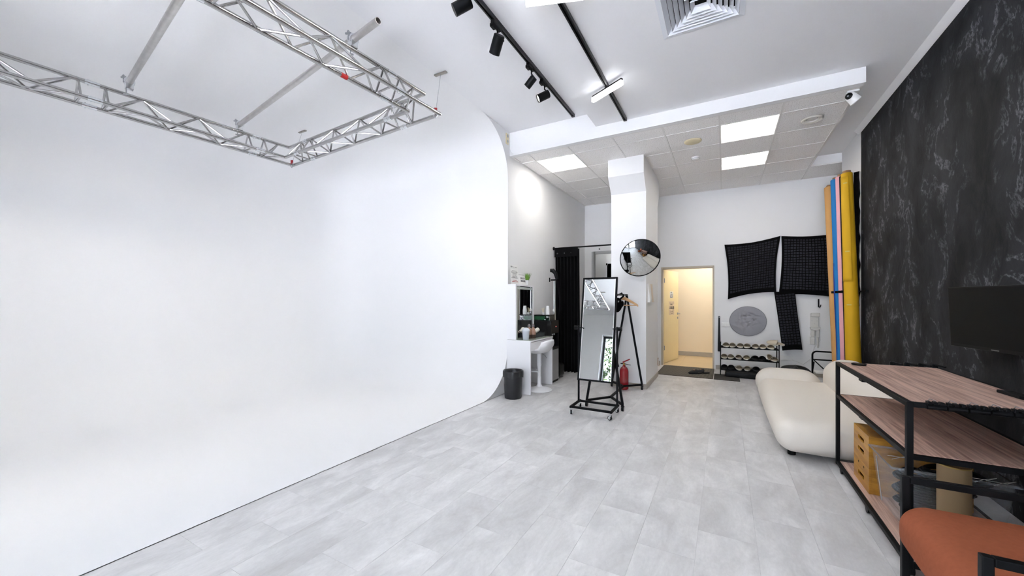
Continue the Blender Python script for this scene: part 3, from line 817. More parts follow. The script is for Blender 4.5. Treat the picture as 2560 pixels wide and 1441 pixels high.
XT = -2.60     # face of the mirror tower
t = thing('dressing_table', 'white dressing table with drawer, glass top and tall mirror against the left wall', 'dressing table', ((XL+DXF)/2, (DY0+DY1)/2, 0))
MB(True).box(XL+0.004, DXF, DY0, DY0+0.022, 0.004, DT-0.022).build('side_panel', M_whitelam, t, bevel=0.001)
MB(True).box(XL+0.004, DXF, DY1-0.022, DY1, 0.004, DT-0.022).build('side_panel', M_whitelam, t, bevel=0.001)
MB(True).box(XL+0.004, XL+0.02, DY0+0.022, DY1-0.022, 0.25, DT-0.022).build('back_panel', M_whitelam, t)
MB(True).box(XL+0.004, DXF+0.005, DY0-0.002, DY1+0.002, DT-0.022, DT-0.005).build('table_top', M_whitelam, t, bevel=0.001)
MB(True).box(XT+0.004, DXF+0.004, DY0, DY1, DT-0.005, DT).build('glass_top', mat('greenish_glass_top', S(176, 184, 172), 0.06, spec=0.8), t)
dr = MB(True).box(DXF-0.30, DXF-0.001, DY0+0.025, DY1-0.025, DT-0.15, DT-0.030).build('drawer', M_whitelam, t, bevel=0.0015)
MB(True).box(DXF-0.001, DXF+0.012, DY1-0.09, DY1-0.04, DT-0.14, DT-0.09).build('pull', M_whitelam, dr, bevel=0.003)
TZ1 = 1.53
MB(True).box(XL+0.004, XT+0.058, DY0, DY0+0.03, DT, TZ1).box(XL+0.004, XT-0.032, DY1-0.03, DY1, DT, TZ1).prism([(XL+0.004, DY0+0.03), (XT+0.054, DY0+0.03), (XT-0.032, DY1-0.03), (XL+0.004, DY1-0.03)], TZ1-0.025, TZ1, lambda u, v, w: (u, v, w)).build('mirror_case', M_whitelam, t, bevel=0.001)
def mgx(y, w): return XT+0.052-0.092*(y-DY0-0.03)/(DY1-DY0-0.06)+w      # the glass stands slightly askew in its case
def mslab(ya, yb, za, zb, w0, w1):
    P_ = [(mgx(y_, w_), y_, z_) for w_ in (w0, w1) for (y_, z_) in ((ya, za), (yb, za), (yb, zb), (ya, zb))]
    return MB(True).add(P_, [(3, 2, 1, 0), (4, 5, 6, 7), (0, 1, 5, 4), (1, 2, 6, 5), (2, 3, 7, 6), (3, 0, 4, 7)])
mf = mslab(DY0+0.03, DY1-0.03, DT, TZ1-0.025, -0.004, 0.0).build('mirror_glass', M_mirror, t, smooth=False)
M_frost = mat('frosted_mirror_border', S(186, 194, 188), 0.45)
yy0, yy1, zz0, zz1 = DY0+0.075, DY1-0.075, DT, TZ1-0.07
for (ya, yb, za, zb) in ((yy0-0.035, yy0, zz0, zz1), (yy1, yy1+0.035, zz0, zz1), (yy0-0.035, yy1+0.035, zz1, zz1+0.035)):
    mslab(ya, yb, za, zb, 0.0002, 0.0012).build('frosted_border', M_frost, mf, smooth=False)

# notices leaning on the tower top
def notice(name, y0, w, h, lab, rows, redrows, seed, group):
    xb, xt = XT-0.005, XT-0.03
    def fn(u, v, off=0.0016): return Vector((xt+(xb-xt)*v+off, y0+w*u, TZ1+0.002+h*(1-v)))
    t = thing(name, lab, 'notice', (XT-0.01, y0+w/2, TZ1), group=group)
    MB(True).add([fn(0,0,0), fn(1,0,0), fn(1,1,0), fn(0,1,0), fn(0,0,-0.003), fn(1,0,-0.003), fn(1,1,-0.003), fn(0,1,-0.003)], [(0,3,2,1),(4,5,6,7),(0,1,5,4),(1,2,6,5),(2,3,7,6),(3,0,4,7)]).build('sheet', M_paper, t, smooth=False)
    mb = MB(True); text_rows(mb, fn, rows, seed); mb.build('print', M_ink, t, smooth=False)
    if redrows:
        mb = MB(True); text_rows(mb, fn, redrows, seed+1); mb.build('red_print', M_inkred, t, smooth=False)
notice('paper_notice', 4.665, 0.225, 0.275, 'taller white notice with black and red lines, leaning on the mirror tower', [(0.07, 0.14, 0.08, 0.34), (0.10, 0.135, 0.40, 0.92), (0.185, 0.19, 0.06, 0.94), (0.30, 0.335, 0.20, 0.84), (0.37, 0.405, 0.10, 0.92), (0.44, 0.475, 0.25, 0.80), (0.51, 0.545, 0.25, 0.76), (0.58, 0.615, 0.22, 0.86), (0.65, 0.69, 0.08, 0.95)], [(0.78, 0.815, 0.30, 0.74), (0.85, 0.89, 0.12, 0.92)], 3, 'paper notices')
notice('paper_notice', 4.905, 0.215, 0.165, 'shorter white notice with large black lines, next to the potted grass', [(0.10, 0.15, 0.05, 0.90), (0.36, 0.50, 0.25, 0.90), (0.60, 0.74, 0.25, 0.96)], None, 9, 'paper notices')

# potted grass
pp = Vector((XT-0.03, 5.20, TZ1))
t = thing('potted_grass', 'small artificial grass in a white square pot on the mirror tower', 'plant', pp)
MB().add([(-0.032,-0.032,0),(0.032,-0.032,0),(0.032,0.032,0),(-0.032,0.032,0),(-0.042,-0.042,0.075),(0.042,-0.042,0.075),(0.042,0.042,0.075),(-0.042,0.042,0.075)], [(3,2,1,0),(4,5,6,7),(0,1,5,4),(1,2,6,5),(2,3,7,6),(3,0,4,7)]).build('pot', M_whiteplastic, t, bevel=0.003)
gm = MB(); rnd = random.Random(4)
for i in range(110):
    a = rnd.uniform(0, 2*PI); r0 = 0.034*math.sqrt(rnd.random()); h = rnd.uniform(0.05, 0.12); le = rnd.uniform(0.1, 0.6)
    b = Vector((r0*math.cos(a), r0*math.sin(a), 0.073)); tip = b+Vector((math.cos(a)*h*le, math.sin(a)*h*le, h)); w = Vector((-math.sin(a), math.cos(a), 0))*0.004
    mid = (b+tip)/2+Vector((0, 0, h*0.08))
    gm.add([b-w, b+w, mid+w*0.8, tip, mid-w*0.8], [(0, 1, 2, 4), (4, 2, 3)])
gr = gm.build('grass', mat('green_plastic_grass', S(106, 150, 52), 0.6, var=0.35, scale=60), t); gr['kind'] = 'stuff'

# things on the glass top
p = Vector((-2.44, 4.79, DT))
t = thing('tumbler', 'frosted pale grey beaker with domed lid on the dressing table', 'beaker', p)
MB().lathe([(0.0005, 0), (0.038, 0), (0.041, 0.004), (0.052, 0.115), (0.052, 0.12)], (0,0,0), 28, caps=False).build('cup', mat('frosted_grey_plastic', S(196, 202, 210), 0.35), t)
MB().lathe([(0.055, 0.118), (0.055, 0.128), (0.050, 0.142), (0.036, 0.158), (0.016, 0.166), (0.0005, 0.167)], (0,0,0), 28, caps=False).build('lid', mat('frosted_grey_lid', S(206, 212, 218), 0.3), t)
M_amber = mat('amber_patterned_glass', S(172, 136, 116), 0.15, var=0.55, scale=70, coat=0.3)
M_liq = mat('dark_syrup', S(78, 62, 56), 0.25, var=0.5, scale=80)
for k, (bx, by, lab) in enumerate(((-2.475, 4.96, 'amber glass bottle with dark pump cap, closer to the pale beaker'), (-2.435, 5.01, 'amber glass bottle with dark pump cap, closer to the wire basket'))):
    t = thing('syrup_bottle', lab, 'bottle', (bx, by, DT), group='amber bottles')
    MB().lathe([(0.0005, 0), (0.040, 0), (0.043, 0.006), (0.043, 0.055)], (0,0,0), 24, caps=False).build('base', M_liq, t)
    MB().lathe([(0.043, 0.055), (0.040, 0.085), (0.030, 0.125), (0.021, 0.145), (0.019, 0.165)], (0,0,0), 24, caps=False).build('shoulder', M_amber, t)
    MB().lathe([(0.021, 0.163), (0.024, 0.172), (0.022, 0.190), (0.012, 0.204), (0.0005, 0.208)], (0,0,0), 20, caps=False).build('stopper', mat('smoky_stopper', S(120, 112, 112), 0.2), t)
p = Vector((-2.50, 5.20, DT))
t = thing('wire_basket', 'black mesh basket with loop handles on the dressing table', 'basket', p)
bm_ = MB()
bm_.box(-0.085, 0.085, -0.16, 0.16, 0.002, 0.006)
for sx in (-1, 1): bm_.add([(sx*0.085,-0.16,0.002),(sx*0.085,0.16,0.002),(sx*0.095,0.17,0.065),(sx*0.095,-0.17,0.065)], [(0,1,2,3)])
for sy in (-1, 1): bm_.add([(-0.085,sy*0.16,0.002),(0.085,sy*0.16,0.002),(0.095,sy*0.17,0.065),(-0.095,sy*0.17,0.065)], [(0,1,2,3)])
bm_.build('mesh_body', mat('dark_wire_mesh', S(48, 54, 60), 0.6, var=0.4, scale=160), t)
MB().tube([(-0.095,-0.17,0.065),(0.095,-0.17,0.065),(0.095,0.17,0.065),(-0.095,0.17,0.065)], 0.004, 6, closed=True).build('rim', M_black, t)
for sy in (-1, 1):
    MB().tube([(0.028*math.cos(a), sy*0.17, 0.066+0.034*math.sin(a)) for a in [k*PI/8 for k in range(9)]], 0.004, 6).build('handle', M_black, t)
for k, (lx, ly, lz, az, ti, lab) in enumerate(((-0.02, 0.06, 0.075, 1.1, 0.35, 'rolled white towel lying on top of the basket, end toward the room'), (-0.03, -0.02, 0.07, 1.9, 0.45, 'rolled white towel in the middle of the basket'), (-0.02, -0.10, 0.075, 2.6, 0.3, 'rolled white towel at the mirror end of the basket'))):
    d = Vector((math.cos(az)*math.cos(ti)*0.5, math.sin(az)*math.cos(ti), math.sin(ti))).normalized()
    c = p+Vector((lx, ly, lz))
    tag(MB(True).pipe(c-d*0.06, c+d*0.075, 0.033, 0.022, 16).cyl(c-d*0.05, c+d*0.06, 0.0225, n=12).build('rolled_towel', mat('white_towel', S(240, 236, 226), 0.9, bump=0.1, bscale=300), loc=c, bevel=0.004), lab, 'towel', 'rolled towels')

# water cooler behind the table and what stands on it
CX0, CX1, CY0, CY1, CH = XL+0.02, -2.355, 5.50, 5.80, 0.975
t = thing('water_cooler', 'black and silver floor water cooler beside the dressing table', 'water cooler', ((CX0+CX1)/2, (CY0+CY1)/2, 0))
M_silver = mat('silver_grey_plastic', S(150, 150, 152), 0.4, 0.3)
MB(True).box(CX0, CX1, CY0, CY1, 0.03, 0.52).build('lower_body', M_silver, t, bevel=0.008)
MB(True).box(CX0+0.01, CX1-0.004, CY0+0.01, CY1-0.01, 0.0, 0.035).build('plinth', M_blackplastic, t)
MB(True).box(CX0, CX1-0.08, CY0, CY1, 0.52, CH).box(CX1-0.08, CX1, CY0, CY1, 0.78, CH).box(CX1-0.08, CX1, CY0, CY0+0.02, 0.56, 0.78).box(CX1-0.08, CX1, CY1-0.02, CY1, 0.56, 0.78).box(CX1-0.08, CX1+0.004, CY0, CY1, 0.52, 0.56).build('upper_body', M_blackplastic, t, bevel=0.005)
for yy in (5.60, 5.68):
    MB(True).cyl((CX1-0.03, yy, 0.745), (CX1-0.03, yy, 0.785), 0.012).build('tap', M_steel, t)
MB(True).cyl((CX1-0.002, 5.68, 0.88), (CX1+0.004, 5.68, 0.88), 0.007, n=10).build('red_indicator', emis('red_lamp', (1, 0.05, 0.05, 1), 1.5), t)
t = thing('tea_box', 'dark green glass-fronted tea box standing on the water cooler', 'box', (-2.53, 5.62, CH))
MB(True).box(-2.67, -2.40, 5.525, 5.72, CH+0.001, CH+0.085).build('body', mat('dark_green_box', S(22, 40, 30), 0.2, var=0.4, scale=20), t, bevel=0.003)
MB(True).box(-2.675, -2.395, 5.52, 5.725, CH+0.085, CH+0.093).build('lid', M_blackplastic, t, bevel=0.002)
MB(True).box(-2.66, -2.48, 5.5242, 5.525, CH+0.015, CH+0.07).build('green_label', mat('green_label', S(30, 84, 52), 0.3, var=0.5, scale=40), t)
MB(True).box(-2.455, -2.415, 5.5242, 5.525, CH+0.055, CH+0.068).build('white_mark', M_paper, t)
MB(True).cyl((-2.475, 5.521, CH+0.02), (-2.475, 5.525, CH+0.02), 0.008, n=10).build('white_button', M_whiteplastic, t)
ZB = CH+0.093
t = thing('paper_cup_stack', 'stack of white paper cups upside down on the tea box', 'cups', (-2.47, 5.62, ZB))
for k in range(5):
    MB().lathe([(0.036, 0.014*k), (0.0365, 0.014*k+0.004), (0.0245, 0.014*k+0.085), (0.0005, 0.014*k+0.085)], (0,0,0), 24, caps=False).build('paper_cup', M_paper, t)
t = thing('stirrer_cup', 'small cup of wooden stirrers on the tea box', 'stirrers', (-2.535, 5.60, ZB))
MB().lathe([(0.018, 0), (0.022, 0.035)], (0,0,0), 16).build('cup', M_paper, t)
for k in range(5):
    MB().bar((-0.005+0.003*k, 0, 0.01), (-0.035+0.012*k, 0.0, 0.10+0.004*k), 0.006, 0.002).build('stirrer', mat('pale_wood_%d' % k, S(236, 222, 188), 0.7), t)

# garment steamer
t = thing('garment_steamer', 'black garment steamer on a chrome pole with a hanging hose', 'steamer', (-2.50, 5.98, 0))
MB(True).rbox((-2.50, 5.98, 0.13), (0.26, 0.26, 0.22), 0.05, 4, 2).build('tank', M_blackplastic, t)
for (a, b) in ((-0.10, -0.10), (0.10, -0.10), (-0.10, 0.10), (0.10, 0.10)):
    MB(True).cyl((-2.50+a-0.01, 5.98+b, 0.02), (-2.50+a+0.01, 5.98+b, 0.02), 0.02).build('wheel', M_steel, t)
MB(True).cyl((-2.50, 5.95, 0.2), (-2.50, 5.95, 1.62), 0.011).build('pole', M_chrome, t)
MB(True).box(-2.518, -2.482, 5.935, 5.965, 1.11, 1.15).build('pole_clip', M_whiteplastic, t, bevel=0.003)
MB(True).tube([(-2.56, 5.95, 1.64), (-2.44, 5.95, 1.64)], 0.012, 8).build('head_holder', M_blackplastic, t)
MB(True).tube([(-2.58, 5.95, 1.61), (-2.58, 5.95, 1.68)], 0.010, 8).build('hanger_hook', M_blackplastic, t)
MB(True).tube([(-2.56, 5.93, 1.80), (-2.52, 5.94, 1.80), (-2.475, 5.95, 1.75), (-2.45, 5.95, 1.65)], [0.03, 0.036, 0.032, 0.022], 12).build('steam_head', M_blackplastic, t)
hp = [(-2.45, 5.95, 1.65), (-2.41, 5.95, 1.5), (-2.385, 5.95, 1.32), (-2.39, 5.95, 1.14), (-2.43, 5.96, 0.97), (-2.47, 5.97, 0.7), (-2.48, 5.98, 0.24)]
MB(True).tube(hp, 0.021, 10).build('hose', M_blackfab, t)

# bar stool
sc_ = Vector((-2.35, 5.04, 0))
t = thing('bar_stool', 'white swivel bar stool with scooped seat pushed under the dressing table', 'stool', sc_, R(-6))
M_stool = mat('white_moulded_plastic', S(236, 236, 238), 0.35)
def seat(u, v):
    # u across (-1..1), v from front lip to top of the back
    a = (u-0.5)*2
    if v < 0.55:
        s = v/0.55; x = -0.19+0.30*s; z = 0.555-0.02*math.sin(s*PI)-0.035*s*(1-s)
        if s < 0.2: z -= 0.05*(1-s/0.2)**2
    else:
        s = (v-0.55)/0.45; x = 0.11+0.11*math.sin(s*PI/2); z = 0.552+0.19*s**1.15
    w = 0.205*(1-0.25*max(0, (v-0.75)/0.25)**2)*(0.86+0.14*math.sin(min(1, v*2)*PI/2))
    q = max(0.0, (v-0.45)/0.55)
    z += 0.075*abs(a)**2.5*(1-q)**1.2*(0.4+v) - 0.035*q*q*abs(a)**3
    return Vector((x-0.10*q*abs(a)**2.2, a*w, z))
sh = MB(); nu, nv = 16, 20
sh.grid(seat, nu, nv)
so = sh.build('seat_shell', M_stool, t, ang=60)
sm = so.modifiers.new('solid', 'SOLIDIFY'); sm.thickness = 0.014; sm.offset = -1
MB().lathe([(0.0005, 0), (0.185, 0), (0.19, 0.006), (0.17, 0.016), (0.09, 0.035), (0.045, 0.055), (0.030, 0.085), (0.030, 0.20)], (0,0,0), 36, caps=False).build('base', M_stool, t)
MB().cyl((0, 0, 0.19), (0, 0, 0.36), 0.026, n=20).cyl((0, 0, 0.35), (0, 0, 0.535), 0.034, n=20).build('column', M_stool, t)
MB().tube([(0, 0.02, 0.27), (-0.12, 0.11, 0.27), (-0.19, 0.07, 0.27), (-0.21, 0, 0.27), (-0.19, -0.07, 0.27), (-0.12, -0.11, 0.27), (0, -0.02, 0.27)], 0.009, 8).build('footrest', M_stool, t)
MB().tube([(0.02, 0.02, 0.53), (0.07, 0.05, 0.50), (0.09, 0.06, 0.46)], 0.004, 6).build('lever', M_steel, t)

# waste bin with bag
p = Vector((-2.47, 4.47, 0))
t = thing('waste_bin', 'black mesh waste bin with a black bag folded over its rim', 'bin', p)
MB().lathe([(0.0005, 0.004), (0.104, 0.004), (0.108, 0.0), (0.112, 0.012), (0.132, 0.36), (0.128, 0.36), (0.106, 0.012)], (0,0,0), 36, caps=False).build('body', mat('smoked_black_mesh', S(30, 31, 35), 0.45, var=0.5, scale=7), t)
def bag(u, v):
    a = u*2*PI; r = 0.1365 + 0.004*math.sin(a*5)+0.003*math.sin(a*11+1)
    prof_ = [(0.100, 0.20), (0.118, 0.355), (0.130, 0.370), (0.138, 0.362), (0.140, 0.335), (0.1375, 0.295)]
    k = v*(len(prof_)-1); i = min(int(k), len(prof_)-2); f = k-i
    rr = prof_[i][0]*(1-f)+prof_[i+1][0]*f; z = prof_[i][1]*(1-f)+prof_[i+1][1]*f
    if v > 0.8: z -= 0.022*math.sin(a*2.0+0.6)**2*(v-0.8)/0.2
    if v > 0.45: rr += 0.0035*math.sin(a*5)+0.0025*math.sin(a*11+1)
    return Vector((rr*math.cos(a), rr*math.sin(a), z))
MB().grid(bag, 60, 12, True).build('bin_bag', mat('black_bin_liner', S(38, 39, 42), 0.28, bump=0.3, bscale=30), t, ang=70)

# curtain on its rod
t = thing('curtain_rod', 'thin black rod across the changing corner', 'curtain rod', (XL, 6.37, 2.22))
MB(True).cyl((XL, 6.37, 2.226), (-1.508, 6.37, 2.226), 0.0125, n=12).build('rod', M_black, t)
MB(True).cyl((XL, 6.37, 2.226), (XL+0.02, 6.37, 2.226), 0.028, n=16).build('end_flange', M_black, t)
def cur(u, v):
    f = 7; xx = -2.66+0.445*u + (0.015*v*math.sin(3*u+1))
    amp = 0.035+0.01*v
    yy = 6.395 + amp*math.sin(u*2*PI*f) + 0.012*math.sin(u*2*PI*3+v*2)
    z = 2.20*(1-v)+0.035*v
    return Vector((xx*(1)+0.03*v*(u-0.3), yy, z))
cb_ = MB(True); cb_.grid(cur, 112, 14)
co_ = cb_.build('curtain', M_blackfab, loc=(-2.45, 6.39, 0.03), ang=80)
md = co_.modifiers.new('solid', 'SOLIDIFY'); md.thickness = 0.004
tag(co_, 'long black curtain bunched at the left end of the rod', 'curtain')
hdr = MB(True); hdr.grid(lambda u, v: Vector((-2.655+0.435*u, 6.345-0.004+0.004*math.sin(u*14), 2.235-0.17*v)), 20, 3)
h_ = hdr.build('header_band', M_blackfab, co_)
for k in range(3):
    MB(True).lathe([(0.007, 0), (0.009, -0.003), (0.011, 0)], (-2.60+0.13*k, 6.338, 2.13), 16, Matrix.Rotation(PI/2, 3, 'X'), caps=False).build('eyelet', M_steel, h_)

# wall mirror in the changing corner
t = thing('wall_mirror', 'large grey framed wall mirror behind the column in the changing corner', 'mirror', (-1.95, YD, 0.3))
MB(True).box(-2.53, -2.45, YD-0.03, YD, 0.3, 2.35).box(-1.40, -1.32, YD-0.03, YD, 0.3, 2.35).box(-2.45, -1.40, YD-0.03, YD, 2.29, 2.35).box(-2.45, -1.40, YD-0.03, YD, 0.3, 0.36).build('frame', M_grey, t, bevel=0.003)
MB(True).box(-2.45, -1.40, YD-0.015, YD-0.010, 0.36, 2.29).build('mirror_glass', M_mirror, t)
MB(True).cyl((-2.36, YD, 2.40), (-2.36, YD-0.03, 2.40), 0.012).build('screw_hook', M_blackmatte, t)
# ------------------------------------------------------------------ standing mirror on castors
MX0, MX1 = -1.52, -1.10
t = thing('standing_mirror', 'tall tilting mirror in a black steel frame on four castors', 'mirror', (-1.31, 4.33, 0))
BZ = 0.088; tb = 0.024
bx0, bx1, by0, by1 = -1.535, -1.075, 4.13, 4.475
for xx in (bx0, bx1): MB(True).bar((xx, by0, BZ), (xx, by1, BZ), tb).build('base_tube', M_black, t, bevel=0.003)
for yy in (by0+0.02, by1-0.03): MB(True).bar((bx0+tb/2, yy, BZ), (bx1-tb/2, yy, BZ), tb).build('base_tube', M_black, t, bevel=0.003)
for xx in (bx0, bx1): MB(True).bar((xx, 4.415, BZ+tb/2), (xx, 4.415, 1.0), 0.020).build('upright', M_black, t, bevel=0.003)
for xx in (bx0-0.008, bx1+0.008):
    s_ = 1 if xx > -1.3 else -1
    MB(True).cyl((xx+s_*0.004, 4.415, 0.975), (xx+s_*0.045, 4.415, 0.975), 0.022, 0.024, n=8).build('clamp_knob', M_blackplastic, t)
    MB(True).cyl((xx-s_*0.06, 4.415, 0.975), (xx+s_*0.004, 4.415, 0.975), 0.006, n=8).build('pivot_pin', M_black, t)
def castor(x, y, par, r=0.024, m=None, rz=0.3):
    c = Vector((x, y, r)); d = Vector((math.cos(rz), math.sin(rz), 0)); off = Vector((-d.y, d.x, 0))*0.012
    w = MB(True).cyl(c+off-d*0.009, c+off+d*0.009, r, n=16).build('castor', m or M_blackplastic, par)
    fk = MB(True)
    for s_ in (-1, 1): fk.bar(c+off+d*0.012*s_+Vector((0, 0, 0.004)), c+d*0.010*s_+Vector((0, 0, 0.034)), 0.024, 0.003, up=d)
    fk.cyl(c+Vector((0, 0, 0.03)), c+Vector((0, 0, 0.055)), 0.010, n=10).cyl(c+off-d*0.0125, c+off+d*0.0125, 0.0165, n=14)
    fk.build('castor_fork', M_chrome, w)
for k, (x, y) in enumerate(((bx0+0.004, by0+0.015), (bx1-0.004, by0+0.015), (bx0+0.004, by1-0.015), (bx1-0.004, by1-0.015))): castor(x, y, t, rz=(0.3, 1.2, 0.9, 1.0)[k])
pa = Vector((0, 4.328, 0.362)); pb = Vector((0, 4.553, 1.578)); up = (pb-pa).normalized(); nn = Vector((0, -up.z, up.y))
def mp_(x, s, w): q = pa+up*s+nn*w; return Vector((x, q.y, q.z))
Lm = (pb-pa).length; fw_ = 0.020
def slab(x0, x1, s0, s1, w0, w1): 
    return MB(True).add([mp_(x0,s0,w0), mp_(x1,s0,w0), mp_(x1,s1,w0), mp_(x0,s1,w0), mp_(x0,s0,w1), mp_(x1,s0,w1), mp_(x1,s1,w1), mp_(x0,s1,w1)], [(0,1,2,3),(7,6,5,4),(0,4,5,1),(1,5,6,2),(2,6,7,3),(3,7,4,0)])
for a in ((MX0, MX0+fw_, 0, Lm), (MX1-fw_, MX1, 0, Lm), (MX0+fw_, MX1-fw_, 0, fw_), (MX0+fw_, MX1-fw_, Lm-fw_, Lm)):
    slab(*a, -0.014, 0.014).build('frame_rail', M_black, t, bevel=0.002)
slab(MX0+fw_, MX1-fw_, fw_, Lm-fw_, -0.010, -0.004).build('backing', M_blackmatte, t)
gl = slab(MX0+fw_, MX1-fw_, fw_, Lm-fw_, -0.003, 0.002).build('mirror_glass', M_mirror, t, smooth=False)
slab(MX0+fw_, MX0+fw_+0.006, fw_, Lm-fw_, 0.002, 0.006).build('white_edging', M_whiteplastic, t)
slab(MX1-fw_-0.006, MX1-fw_, fw_, Lm-fw_, 0.002, 0.006).build('white_edging', M_whiteplastic, t)

# ------------------------------------------------------------------ clothes rack (A-frames) behind the mirror
RX0, RX1, RY0, RY1, RXM = -1.48, -1.045, 4.555, 5.76, -1.262
t = thing('clothes_rack', 'black steel A-frame clothes rack on wheels between mirror and column', 'clothes rack', (RXM, (RY0+RY1)/2, 0))
zb = 0.075
for y in (RY0, RY1):
    for xx in (RX0, RX1):
        MB(True).bar((xx, y, zb), (RXM, y, 1.375), 0.026, up=(0, 1, 0)).build('leg', M_black, t, bevel=0.003)
yc0, yc1 = RY0+0.30, RY1-0.22
for (y, yc) in ((RY0, yc0), (RY1, yc1)):
    for xx in (RX0, RX1): MB(True).bar((xx, y, zb), (RXM, yc, zb), 0.026).build('foot_tube', M_black, t, bevel=0.003)
MB(True).bar((RXM, yc0, zb), (RXM, yc1, zb), 0.026).build('centre_tube', M_black, t, bevel=0.003)
MB(True).bar((RXM, RY0-0.02, 1.378), (RXM, RY1+0.02, 1.378), 0.024).build('top_rail', M_black, t, bevel=0.003)
MB(True).bar((RXM-0.10, RY0+0.25, 0.44), (RXM+0.11, RY0+0.25, 0.50), 0.022, 0.05).build('side_bracket', M_black, t, bevel=0.003)
for (x, y) in ((RX0, RY0), (RX1, RY0), (RX0, RY1), (RX1, RY1)):
    MB(True).cyl((x-0.012, y, 0.03), (x+0.012, y, 0.03), 0.03, n=16).cyl((x, y, 0.05), (x, y, 0.065), 0.02, n=10).build('wheel', M_blackplastic, t)

# wooden hanger at the far end of the rail
def hanger(y, az, m, lab, group, dz=0.0):
    c = Vector((RXM, y, 1.39))
    t = thing('coat_hanger', lab, 'hanger', c, group=group)
    d = Vector((math.cos(az), math.sin(az), 0)); n_ = Vector((-d.y, d.x, 0))
    MB(True).tube([c+d*(0.018*math.sin(a)-0.0)+Vector((0, 0, 0.018*math.cos(a)-0.018+0.008)) for a in [k*PI/8-0.6*PI for k in range(13)]]+[c+d*0.0+Vector((0, 0, -0.055))], 0.0022, 6).build('hook', M_steel, t)
    arm = MB(True); L = 0.20; ns = 14; vs_, fs_ = [], []
    for k in range(-ns, ns+1):
        q = k/ns; s = abs(q)
        cz = -0.06 - 0.105*s**1.25 + 0.0; hh = 0.021*(1-0.55*s)+0.004; th = 0.009*(1-0.2*s)+0.002
        p = c+d*(q*L)+Vector((0, 0, cz))+n_*(0.03*s*s)
        for (a, b) in ((-1, -1), (1, -1), (1, 1), (-1, 1)): vs_.append(p+n_*a*th+Vector((0, 0, b*hh)))
    for k in range(2*ns):
        for e in range(4): fs_.append((k*4+e, k*4+(e+1) % 4, k*4+4+(e+1) % 4, k*4+4+e))
    fs_ += [(3, 2, 1, 0), (8*ns, 8*ns+1, 8*ns+2, 8*ns+3)]
    arm.add(vs_, fs_).build('arm', m, t, bevel=0.003)
    MB(True).cyl(c-d*0.172+Vector((0, 0, -0.160))+n_*0.02, c+d*0.172+Vector((0, 0, -0.160))+n_*0.02, 0.0065, n=10).build('trouser_bar', m, t)
hanger(RY1-0.20, R(-10), M_beech, 'wooden coat hanger hanging at the far end of the clothes rack', None)
def blob(u, v):
    a = u*2*PI; b = v*PI
    r = 1+0.16*math.sin(3*a+2*b)+0.10*math.sin(7*a-3*b)
    return Vector((RXM-0.085+0.10*r*math.sin(b)*math.cos(a), RY1-0.30+0.075*r*math.sin(b)*math.sin(a), 1.235+0.085*r*math.cos(b)))
bl = MB(True); bl.grid(blob, 32, 16, True)
bb_ = thing('cloth_bundle', 'black fabric bundle with straps hanging on the clothes rack behind the mirror', 'cloth', (RXM-0.085, RY1-0.30, 1.12))
bl.build('cloth', M_blackfab, bb_, ang=70)
MB(True).tube([(RXM-0.08, RY1-0.30, 1.29), (RXM-0.09, RY1-0.30, 1.36), (RXM-0.0, RY1-0.30, 1.402), (RXM+0.025, RY1-0.30, 1.365), (RXM-0.08, RY1-0.30, 1.27)], 0.012, 8).build('strap', M_blackfab, bb_)
for k in range(4):
    MB(True).rbox((RXM-0.125+0.045*k, RY1-0.375+0.01*k, 1.285+0.015*(k % 2)), (0.018, 0.006, 0.022), 0.003, 2, 1).build('buckle', M_steel, bb_)

# ------------------------------------------------------------------ fire extinguisher
p = Vector((-1.285, 5.69, 0))
t = thing('fire_extinguisher', 'red fire extinguisher standing on the floor at the foot of the column', 'fire extinguisher', p)
M_exred = mat('red_enamel', S(158, 20, 30), 0.22, coat=0.6)
MB().lathe([(0.0005, 0.008), (0.055, 0.0), (0.063, 0.008), (0.064, 0.02), (0.064, 0.255), (0.060, 0.285), (0.045, 0.315), (0.022, 0.332), (0.018, 0.35)], (0,0,0), 32, caps=False).build('cylinder', M_exred, t)
MB().lathe([(0.0645, 0.012), (0.0645, 0.05)], (0,0,0), 32, caps=False).build('base_skirt', M_exred, t)
MB().cyl((0, 0, 0.345), (0, 0, 0.385), 0.015, n=14).build('valve', mat('brass', S(190, 150, 80), 0.3, 0.9), t)
MB().bar((-0.02, 0, 0.39), (0.085, -0.02, 0.445), 0.016, 0.018).build('lever', M_exred, t, bevel=0.003)
MB().bar((-0.01, 0, 0.372), (0.10, -0.025, 0.362), 0.012, 0.007).build('carry_handle', M_blackmatte, t, bevel=0.002)
MB().cyl((-0.015, 0, 0.37), (-0.05, 0.01, 0.37), 0.008, n=8).build('nozzle', M_blackmatte, t)

# ------------------------------------------------------------------ convex mirror on the column
c = Vector((-1.035, 5.56, 1.895))
aim = Vector((0.345, -0.89, -0.44)).normalized()
x, y, d = frame_z(aim); M3 = Matrix((x, y, d)).transposed()
t = thing('convex_mirror', 'round convex mirror with a thin black rim on the column', 'mirror', c)
Rm = 0.268; dep = 0.058
prof_ = [(0.0005, dep)]+[(Rm*k/14, dep*(1-(k/14)**2)) for k in range(1, 15)]
M_convex = mat('convex_mirror_plastic', S(225, 229, 230), 0.01, 1.0)
MB(True).lathe(prof_, c, 56, M3, caps=False).build('mirror_dome', M_convex, t, ang=80)
MB(True).lathe([(Rm-0.001, 0.006), (Rm+0.005, 0.007), (Rm+0.008, 0.0), (Rm+0.005, -0.010), (Rm-0.004, -0.012), (0.0005, -0.014)], c, 56, M3, caps=False).build('rim', M_blackmatte, t)
MB(True).cyl(c-d*0.01, c-d*0.10, 0.016).build('bracket_arm', M_blackmatte, t)
q = c-d*0.10
